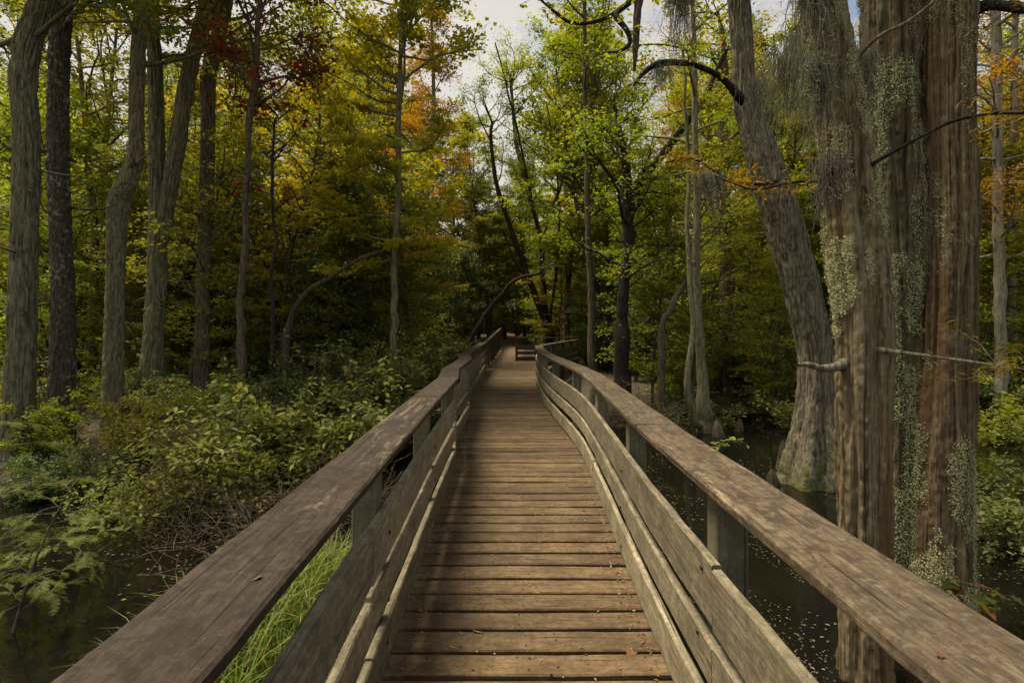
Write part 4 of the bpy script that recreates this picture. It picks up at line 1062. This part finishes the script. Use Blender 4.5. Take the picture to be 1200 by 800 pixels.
def build_shrubs():
    rng = np.random.default_rng(5)
    pr = {'yg': [proto_shrub('leafy_shrub', 200 + i, 2.1, 1.5, 30, 4200, .080, L['shrub'], M['bark_brown']) for i in range(3)],
          'dk': [proto_shrub('leafy_shrub', 210 + i, 1.9, 1.6, 24, 5600, .075, L['shrubdk'], M['bark_dark'], bare=.1) for i in range(3)],
          'tw': [proto_shrub('twiggy_shrub', 220 + i, 1.5, 1.5, 90, 700, .05, L['brown'], M['bark_brown'], bare=.1) for i in range(2)],
          'lm': [proto_shrub('leafy_shrub', 230 + i, 2.2, 1.8, 22, 4600, .085, L['lime'], M['bark_brown'], bare=.1) for i in range(2)]}
    used = set()
    lab = {'yg': 'yellow green shrub', 'dk': 'deep green shrub', 'tw': 'tangle of bare brown stems', 'lm': 'bright green broad leaved bush'}

    def put(kind, x, y, sc, label=None, group=None, zs=1.0):
        px = 600 + x / y * F
        if label is None:
            z = ('among the big left trunks' if px < 290 else 'left of the boardwalk toward its far end' if px < 560 else 'beside the trail beyond the deck' if px < 690 else 'on the bank across the black water' if px < 1000 else 'behind the red barked cypress')
            label = lab[kind] + ' ' + z; group = lab[kind] + 's ' + z
        return place(pr, used, kind, x, y, sc, rng, label, group, zs=zs)
    # the thicket hugging the left side of the walk
    g = 'shrubs of the left thicket'
    for kind, px, py, d, sc, lb in [
        ('yg', 300, 470, 7.6, 1.15, 'yellow green shrub in the middle of the left thicket, below the smooth brown trunk'),
        ('yg', 385, 440, 8.4, 1.2, 'pale leaved shrub of the left thicket nearest the kinked brown railing'),
        ('yg', 225, 500, 7.2, .85, 'yellow tipped shrub at the front of the left thicket, below the forked tree'),
        ('tw', 330, 560, 6.0, 1.0, 'tangle of bare brown stems under the front of the left thicket'),
        ('tw', 240, 560, 6.4, .9, 'tangle of bare brown stems below the forked tree, leaning over the water'),
        ('tw', 395, 530, 6.9, 1.05, 'tangle of bare brown stems close behind the left railing'),
        ('yg', 150, 560, 7.0, .6, 'low yellow leaved shrub at the left edge of the thicket by the water'),
        ('dk', 440, 430, 10.5, 1.15, 'deep green shrub leaning on the left railing past its second joint'),
        ('yg', 455, 425, 12.5, 1.1, 'yellow green shrub half hidden behind the left railing near its bend'),
        ('dk', 345, 440, 10.0, .95, 'deep green shrub at the back of the left thicket'),
        ('dk', 110, 500, 8.0, .6, 'deep green shrub at the foot of the white flecked trunk'),
        ('dk', 40, 520, 7.6, .55, 'deep green shrub at the foot of the leaning leftmost trunk'),
        ('yg', 255, 440, 10.6, .85, 'yellow green shrub hiding the foot of the smooth brown trunk')]:
        x = (px - 600) / F * d; put(kind, x, d, sc, lb, g)
    put('dk', 5.6, 5.6, .78, 'deep green leafy shrub at the right edge beside the red barked cypress', 'right edge shrubs')
    put('dk', 6.6, 6.6, .9, 'broad deep green shrub behind the one at the right edge', 'right edge shrubs')
    put('tw', 5.9, 6.2, .7, 'brown twiggy shrub low at the right edge', 'right edge shrubs')
    pts = []
    n = 0; tries = 0
    while n < 205 and tries < 12000:
        tries += 1
        px = rng.uniform(-90, 1290); y = 9.0 + 26 * rng.uniform(0, 1) ** 1.3; x = (px - 600) / F * y
        if near_walk(x, y, 1.6): continue
        if x > 0 and np.hypot(x * .8, y) < 13.6: continue
        if any((x - a) ** 2 + (y - b) ** 2 < (.62 if x < 0 else .8) ** 2 for a, b in pts): continue
        if x < 0: kind = str(rng.choice(['yg', 'dk', 'lm', 'tw'], p=[.46, .28, .12, .14]))
        else: kind = str(rng.choice(['yg', 'dk', 'lm', 'tw'], p=[.26, .36, .24, .14]))
        if 540 < px < 700: kind = str(rng.choice(['lm', 'yg', 'dk']))
        pts.append((x, y)); put(kind, x, y, float(rng.uniform(.45, .8) if px < 290 and y < 15 else rng.uniform(.6, 1.4)), zs=float(rng.uniform(.8, 1.25))); n += 1


# ------------------------------------------------------------------ small plants close to the walk
def feather_spray(mb, mbw, rng, p, d, ln):
    s = limbwalk(rng, p, d, ln, 6, .1, -.05); tube(mbw, s, np.linspace(.0025, .001, 7), 3)
    k = 15
    f = np.linspace(.08, 1, k) * 5.99; q = f.astype(int); c = s[q] + (s[np.minimum(q + 1, 6)] - s[q]) * (f - q)[:, None]
    ax = s[np.minimum(q + 1, 6)] - s[q]; ax /= np.linalg.norm(ax, axis=1)[:, None]
    up = np.array([0, 0, 1.0]); sd = np.cross(ax, up); sd /= np.linalg.norm(sd, axis=1)[:, None] + 1e-9
    for sg in (-1, 1):
        dirn = sd * sg + ax * .55 + rng.normal(0, .15, (k, 3)); dirn /= np.linalg.norm(dirn, axis=1)[:, None]
        l = ln * .30 * np.sin(np.linspace(.5, 2.9, k))[:, None]
        wv = ax * .0017
        v = np.stack([c - wv, c + dirn * l * .6 - wv * .8, c + dirn * l, c + wv], 1)
        mb.add(v, np.arange(4 * k).reshape(-1, 4), rng.uniform(0, 1, k))


def cypress_sapling(label, base, h, seed, lean, nb, ln):
    rng = np.random.default_rng(seed); t = thing('cypress_sapling', label, 'sapling', tuple(base), 'feathery cypress saplings')
    mw, ml = MB(), MB()
    st = limbwalk(rng, (0, 0, -.3), (lean[0], lean[1], 1), h + .3, 12, .06, 0)
    tube(mw, st, np.linspace(.014, .004, 13), 7)
    for i in range(nb):
        f = rng.uniform(.2, 1) * 11.9; q = int(f); p = st[q] + (st[q + 1] - st[q]) * (f - q)
        a = rng.uniform(0, 2 * pi); b = limbwalk(rng, p, (cos(a), sin(a), .15), rng.uniform(.3, .75), 6, .12, -.06)
        tube(mw, b, np.linspace(.005, .002, 7), 4)
        for j in range(13):
            g = rng.uniform(.2, 1) * 5.9; r = int(g); dd = b[r + 1] - b[r]; dd = dd / np.linalg.norm(dd); dd = rot2(dd, rng.choice([-1, 1]) * rng.uniform(.3, 1.1)); dd[2] -= .15
            feather_spray(ml, mw, rng, b[r] + (b[r + 1] - b[r]) * (g - r), dd, ln * rng.uniform(.7, 1.2))
    mw.obj('stem', M['bark_brown'], t, smooth=True); ml.obj('foliage', L['feather'], t)


def leaf_sprig(name, label, cat, rows, seed, n, size, leafm, kind='star', group=None):
    rng = np.random.default_rng(seed); pts = np.array([P(*r) for r in rows]); base = pts[0].copy()
    t = thing(name, label, cat, tuple(base), group); s = spine(pts - base, 24); mw, ml = MB(), MB()
    tube(mw, s, np.linspace(.006, .002, 24), 5)
    anc = []
    for i in range(10):
        q = int(rng.uniform(.3, .99) * 23); tw = limbwalk(rng, s[q], rng.normal(0, 1, 3) * np.array([1, 1, .4]), rng.uniform(.05, .2), 3, .2, 0); tube(mw, tw, np.linspace(.003, .001, 4), 3); anc.append(tw[1:])
    anc = np.concatenate(anc)
    leaves(ml, anc[rng.integers(0, len(anc), n)] + rng.normal(0, .015, (n, 3)), size, rng, kind, .5)
    mw.obj('stem', M['bark_brown'], t); ml.obj('foliage', leafm, t)


def hanging_moss(label, at, ln, wid, n, seed):
    rng = np.random.default_rng(seed); t = MB()
    for i in range(n):
        p = np.array([rng.normal(0, wid), rng.normal(0, wid * .6), rng.uniform(-.05, .05)])
        l = ln * rng.uniform(.25, 1.1) * math.exp(-abs(p[0]) / (wid * 3))
        s = limbwalk(rng, p, (rng.normal(0, .15), rng.normal(0, .15), -1), l, 9, .13, -.22)
        tube(t, s, np.linspace(.0026, .0013, 10), 3, rng.uniform())
        for j in range(5):
            q = int(rng.integers(1, 8)); c = limbwalk(rng, s[q], rng.normal(0, 1, 3) + np.array([0, 0, -.5]), rng.uniform(.03, .09), 4, .4, -.3)
            tube(t, c, np.linspace(.0021, .0010, 5), 3, rng.uniform())
    o = t.obj('hanging_moss', M['moss_hang']); o.location = tuple(at)
    return tag(o, label, 'hanging moss', 'grey beards of hanging moss')


def build_small():
    rng = np.random.default_rng(9)
    cypress_sapling('feathery yellow green cypress sapling standing before the leftmost trunk', P(30, 560, 5.2) * [1, 1, 0] + [0, 0, -1.0], 2.3, 301, (.02, 0), 17, .17)
    cypress_sapling('low feathery cypress sapling over the water at the bottom left', P(10, 800, 4.3) * [1, 1, 0] + [0, 0, -1.0], 1.45, 302, (.08, .05), 20, .13)
    cypress_sapling('small feathery cypress sapling drooping over the left water beside the low one', P(95, 800, 5.3) * [1, 1, 0] + [0, 0, -1.0], 1.0, 303, (.15, -.05), 14, .12)
    for lb, px, py, d, ln, wid, n, sd in [
        ('short grey moss beard hanging from the snapped dark limb', 775, 78, 7.5, .55, .12, 50, 1),
        ('thick long grey moss beard hanging at the top, left of the leaning trunk', 796, -12, 6.8, 1.25, .10, 95, 2),
        ('ragged moss curtain hanging between the leaning trunk and the nearest cypress', 922, 60, 4.6, .9, .10, 60, 4),
        ('moss beard clinging to the top left side of the nearest cypress', 950, -30, 3.62, .8, .06, 70, 5),
        ('moss tuft clinging lower down on the front of the nearest cypress', 958, 70, 3.55, .70, .05, 60, 6),
        ('long thin moss streamer hanging in the gap left of the nearest cypress', 930, 40, 5.2, 1.3, .08, 60, 12),
        ('long moss streamer hanging against the leaning trunk where it bends', 888, 90, 6.9, 1.2, .10, 60, 13),
        ('moss wisp hanging on the left of the nearest cypress at head height of the gap', 972, 185, 3.5, .5, .05, 60, 7),
        ('moss beard draped on the lichen crusted middle trunk', 1010, 60, 4.0, .8, .06, 50, 8),
        ('fine moss wisp hanging over the black water in mid air from a thin twig', 836, 205, 3.55, .30, .05, 26, 10),
        ('short moss tuft on the leaning trunk high up', 868, 40, 7.6, .7, .08, 30, 11)]:
        hanging_moss(lb, P(px, py, d), ln, wid, int(n * 2.0), 400 + sd)
    leaf_sprig('maple_sprig', 'green and yellow maple sprig behind the right cap rail below the red barked cypress', 'sprig', [(1235, 720, 3.2), (1190, 705, 3.3), (1150, 690, 3.4), (1110, 672, 3.5)], 501, 26, .085, leafmat('turning_maple_leaves', [(0, (.05, .08, .015)), (.55, (.11, .14, .03)), (.8, (.30, .20, .04)), (1, (.24, .06, .03))]))
    leaf_sprig('yellow_sprig', 'small bright yellow sprig poking from the water behind the right railing', 'sprig', [(838, 540, 8.4), (842, 522, 8.4), (852, 515, 8.4), (868, 520, 8.4)], 502, 22, .10, L['feather'], 'oval')
    leaf_sprig('rusty_sprig', 'rust orange twig of needles at the right edge above the shrub', 'sprig', [(1215, 400, 4.2), (1180, 408, 4.2), (1155, 416, 4.2)], 503, 60, .06, L['rust'], 'needle')
    # cypress knees
    for i, (lb, px, py, d, h) in enumerate([('tallest cypress knee left of the flared mossy trunk', 918, 520, 9.2, .55), ('small cypress knee next to the flared mossy trunk', 905, 545, 8.3, .28), ('pale blunt cypress knee by the twin stemmed tree', 842, 492, 12.0, .42), ('low cypress knee farther right of the twin stemmed tree', 868, 488, 12.6, .3), ('cypress knee poking up left of the twin stemmed tree', 796, 484, 13.0, .34), ('cypress knee in the black water behind the near cypress', 1150, 610, 6.4, .3)]):
        p = P(px, py, d); mb = MB(); n = 12; tt = np.linspace(0, 1, n)
        s = np.stack([.05 * np.sin(tt * 3 + i), .04 * np.cos(tt * 2 + i), -.5 + (h + .5) * tt], -1)
        r = (.06 + h * .22) * (1 - tt ** 2.2 * .75); r[-1] = .01
        trunk_mesh(mb, s, r, 28, RIDGE_FURROW, .12, 600 + i)
        o = mb.obj('cypress_knee', M['bark_bg'], smooth=True); o.location = (p[0], p[1], WATER); tag(o, lb, 'cypress knee', 'cypress knees')
    # grass tussock beside the left rail
    mb = MB(); n = 5200
    x = rng.normal(-2.0, .5, n); y = rng.normal(4.0, 1.15, n); ok = (x < -.95) & (y > 1.6); x, y = x[ok], y[ok]; n = len(x)
    z = ground_z(x, y) - .02; h = rng.uniform(.22, .62, n); a = rng.uniform(0, 2 * pi, n); lean = rng.uniform(.15, 1.25, n); w = rng.uniform(.002, .0075, n)
    D = np.stack([np.cos(a), np.sin(a), 0 * a], -1); S = np.stack([-np.sin(a), np.cos(a), 0 * a], -1); p0 = np.stack([x, y, z], -1); up = np.array([0, 0, 1.0])
    lev = []
    for t_, wt in ((0, 1), (.4, .9), (.75, .6), (1, .05)):
        c = p0 + up * (h * (t_ - .38 * lean * t_ ** 2.5))[:, None] + D * (h * lean * t_ ** 1.8)[:, None]
        lev += [c - S * (w * wt)[:, None], c + S * (w * wt)[:, None]]
    v = np.stack(lev, 1); b = np.arange(n)[:, None] * 8; r = rng.uniform(0, 1, n)
    q = np.concatenate([b + np.array([2 * k, 2 * k + 1, 2 * k + 3, 2 * k + 2]) for k in range(3)])
    mb.add(v, q, np.concatenate([r] * 3))
    tag(mb.obj('grass', L['grass']), 'bright green grass tussock growing beside the left railing', 'grass', kind='stuff')
    # leaves afloat
    mb = MB(); n = 22000
    x = rng.uniform(-9, 12, n); y = 15 * rng.uniform(0, 1, n) ** .8 + .6
    keep = (fbm(np.stack([x * .8, y * .8, 0 * x], -1), 12, 4) > .50) & ((x > 1.1) | (x < -1.0)); x, y = x[keep], y[keep]; n = len(x)
    leaves(mb, np.stack([x, y, np.full(n, WATER + .005)], -1), .034, rng, 'diamond', .07)
    x = rng.uniform(1.2, 7, 16000); y = rng.uniform(1.2, 9, 16000); k = fbm(np.stack([x * 1.3, y * 1.3, 0 * x], -1), 33, 4) > .55; x, y = x[k], y[k]
    leaves(mb, np.stack([x, y, np.full(len(x), WATER + .004)], -1), .018, rng, 'oval', .06, None, rng.uniform(.3, 1, len(x)))
    tag(mb.obj('floating_leaves', L['floating']), 'scatter of small fallen leaves afloat on the black water', 'leaf litter', kind='stuff')
    # forest-floor litter
    mb = MB(); n = 9000
    x = rng.uniform(-16, 16, n); y = rng.uniform(8, 30, n); z = ground_z(x, y); k = (z > WATER + .05) & ~((np.abs(x) < 1.2) & (y < 25)); x, y, z = x[k], y[k], z[k]
    leaves(mb, np.stack([x, y, z + .02], -1), .09, rng, 'diamond', .3)
    tag(mb.obj('leaf_litter', L['fallen']), 'brown leaf litter over the forest floor', 'leaf litter', kind='stuff')
    # crumbs of leaf and needle on the deck, thicker along the edges and toward the far end
    mb = MB(); n = 6000
    y = np.concatenate([rng.uniform(.8, 17, n // 2), rng.uniform(15, 25, n - n // 2)]); u = rng.beta(.28, .22, n)
    x = left_x(y) + .04 + u * (np.where(y < 16.4, right_x(np.minimum(y, 16.4)), .8) - left_x(y) - .08)
    leaves(mb, np.stack([x, y, np.full(n, .006)], -1), .017, rng, 'diamond', .25)
    tag(mb.obj('deck_litter', L['fallen']), 'crumbs of dry leaves and needles along the deck edges', 'leaf litter', kind='stuff')
    # single leaves one can point at
    spots = [('dry tan leaf lying on the left part of the deck', 553, 592, 0), ('curled pale leaf on the deck near the left boards', 541, 617, 0), ('small brown leaf flat on the deck left of centre', 523, 648, 0), ('reddish maple leaf on the deck against the right boards', 686, 598, 0), ('orange leaf crumpled near the lower right edge of the deck', 722, 668, 0), ('dark red leaf at the near right corner of the deck', 741, 762, 0), ('tan leaf far along the middle of the deck', 612, 505, 0), ('pale leaf on the deck where it starts to curve right', 650, 520, 0), ('brown leaf on the nearest part of the deck', 560, 742, 0), ('pale leaf by the far right boards of the deck', 634, 468, 0), ('tan leaf far along the left side of the deck', 566, 476, 0),
             ('rust leaf lying flat on the right cap rail near the camera', 1096, 766, 1.073), ('small rust leaf stuck on the left cap rail', 300, 679, 1.073)]
    for i, (lb, px, py, zz) in enumerate(spots):
        d = F * (EYE - zz) / (py - Y0); mb = MB(); leaves(mb, np.zeros((1, 3)), .026 if zz else .040 + .012 * (i % 3), np.random.default_rng(700 + i), 'star', .22, None, np.array([.15 + .055 * (i % 10)]))
        o = mb.obj('fallen_leaf', L['fallen']); o.location = ((px - 600) / F * d, d, zz + (.001 if zz else .006)); tag(o, lb, 'fallen leaf', 'fallen leaves on the boardwalk')
    # far woodland closing the view
    for sgn in (1,):
        mb = MB(); n = 170000
        th = rng.uniform(-.1, pi + .1, n); R = rng.uniform(54, 78, n); hh = 15 + 6 * fbm(np.stack([np.cos(th) * 9, np.sin(th) * 9, 0 * th], -1), 4, 3)
        x = R * np.cos(th); y = R * np.sin(th); hh = hh * (1 - .45 * np.exp(-((th - 1.66) / .07) ** 2)); z = ground_z(x, y) + hh * rng.beta(.85, 1.5, n)
        leaves(mb, np.stack([x, y, z], -1), .75, rng, 'diamond', .8, None, np.clip(fbm(np.stack([x * .14, y * .14, z * .14], -1), 8, 3) * 1.4 - .2 + rng.normal(0, .12, n), 0, 1))
        tag(mb.obj('distant_woodland', [L['olive']]), 'mass of far woodland closing the view behind the trees', 'woodland', kind='stuff')


build_world()
build_ground()
build_boardwalk()
build_big_trees()
build_slender()
build_woods()
build_shrubs()
build_small()
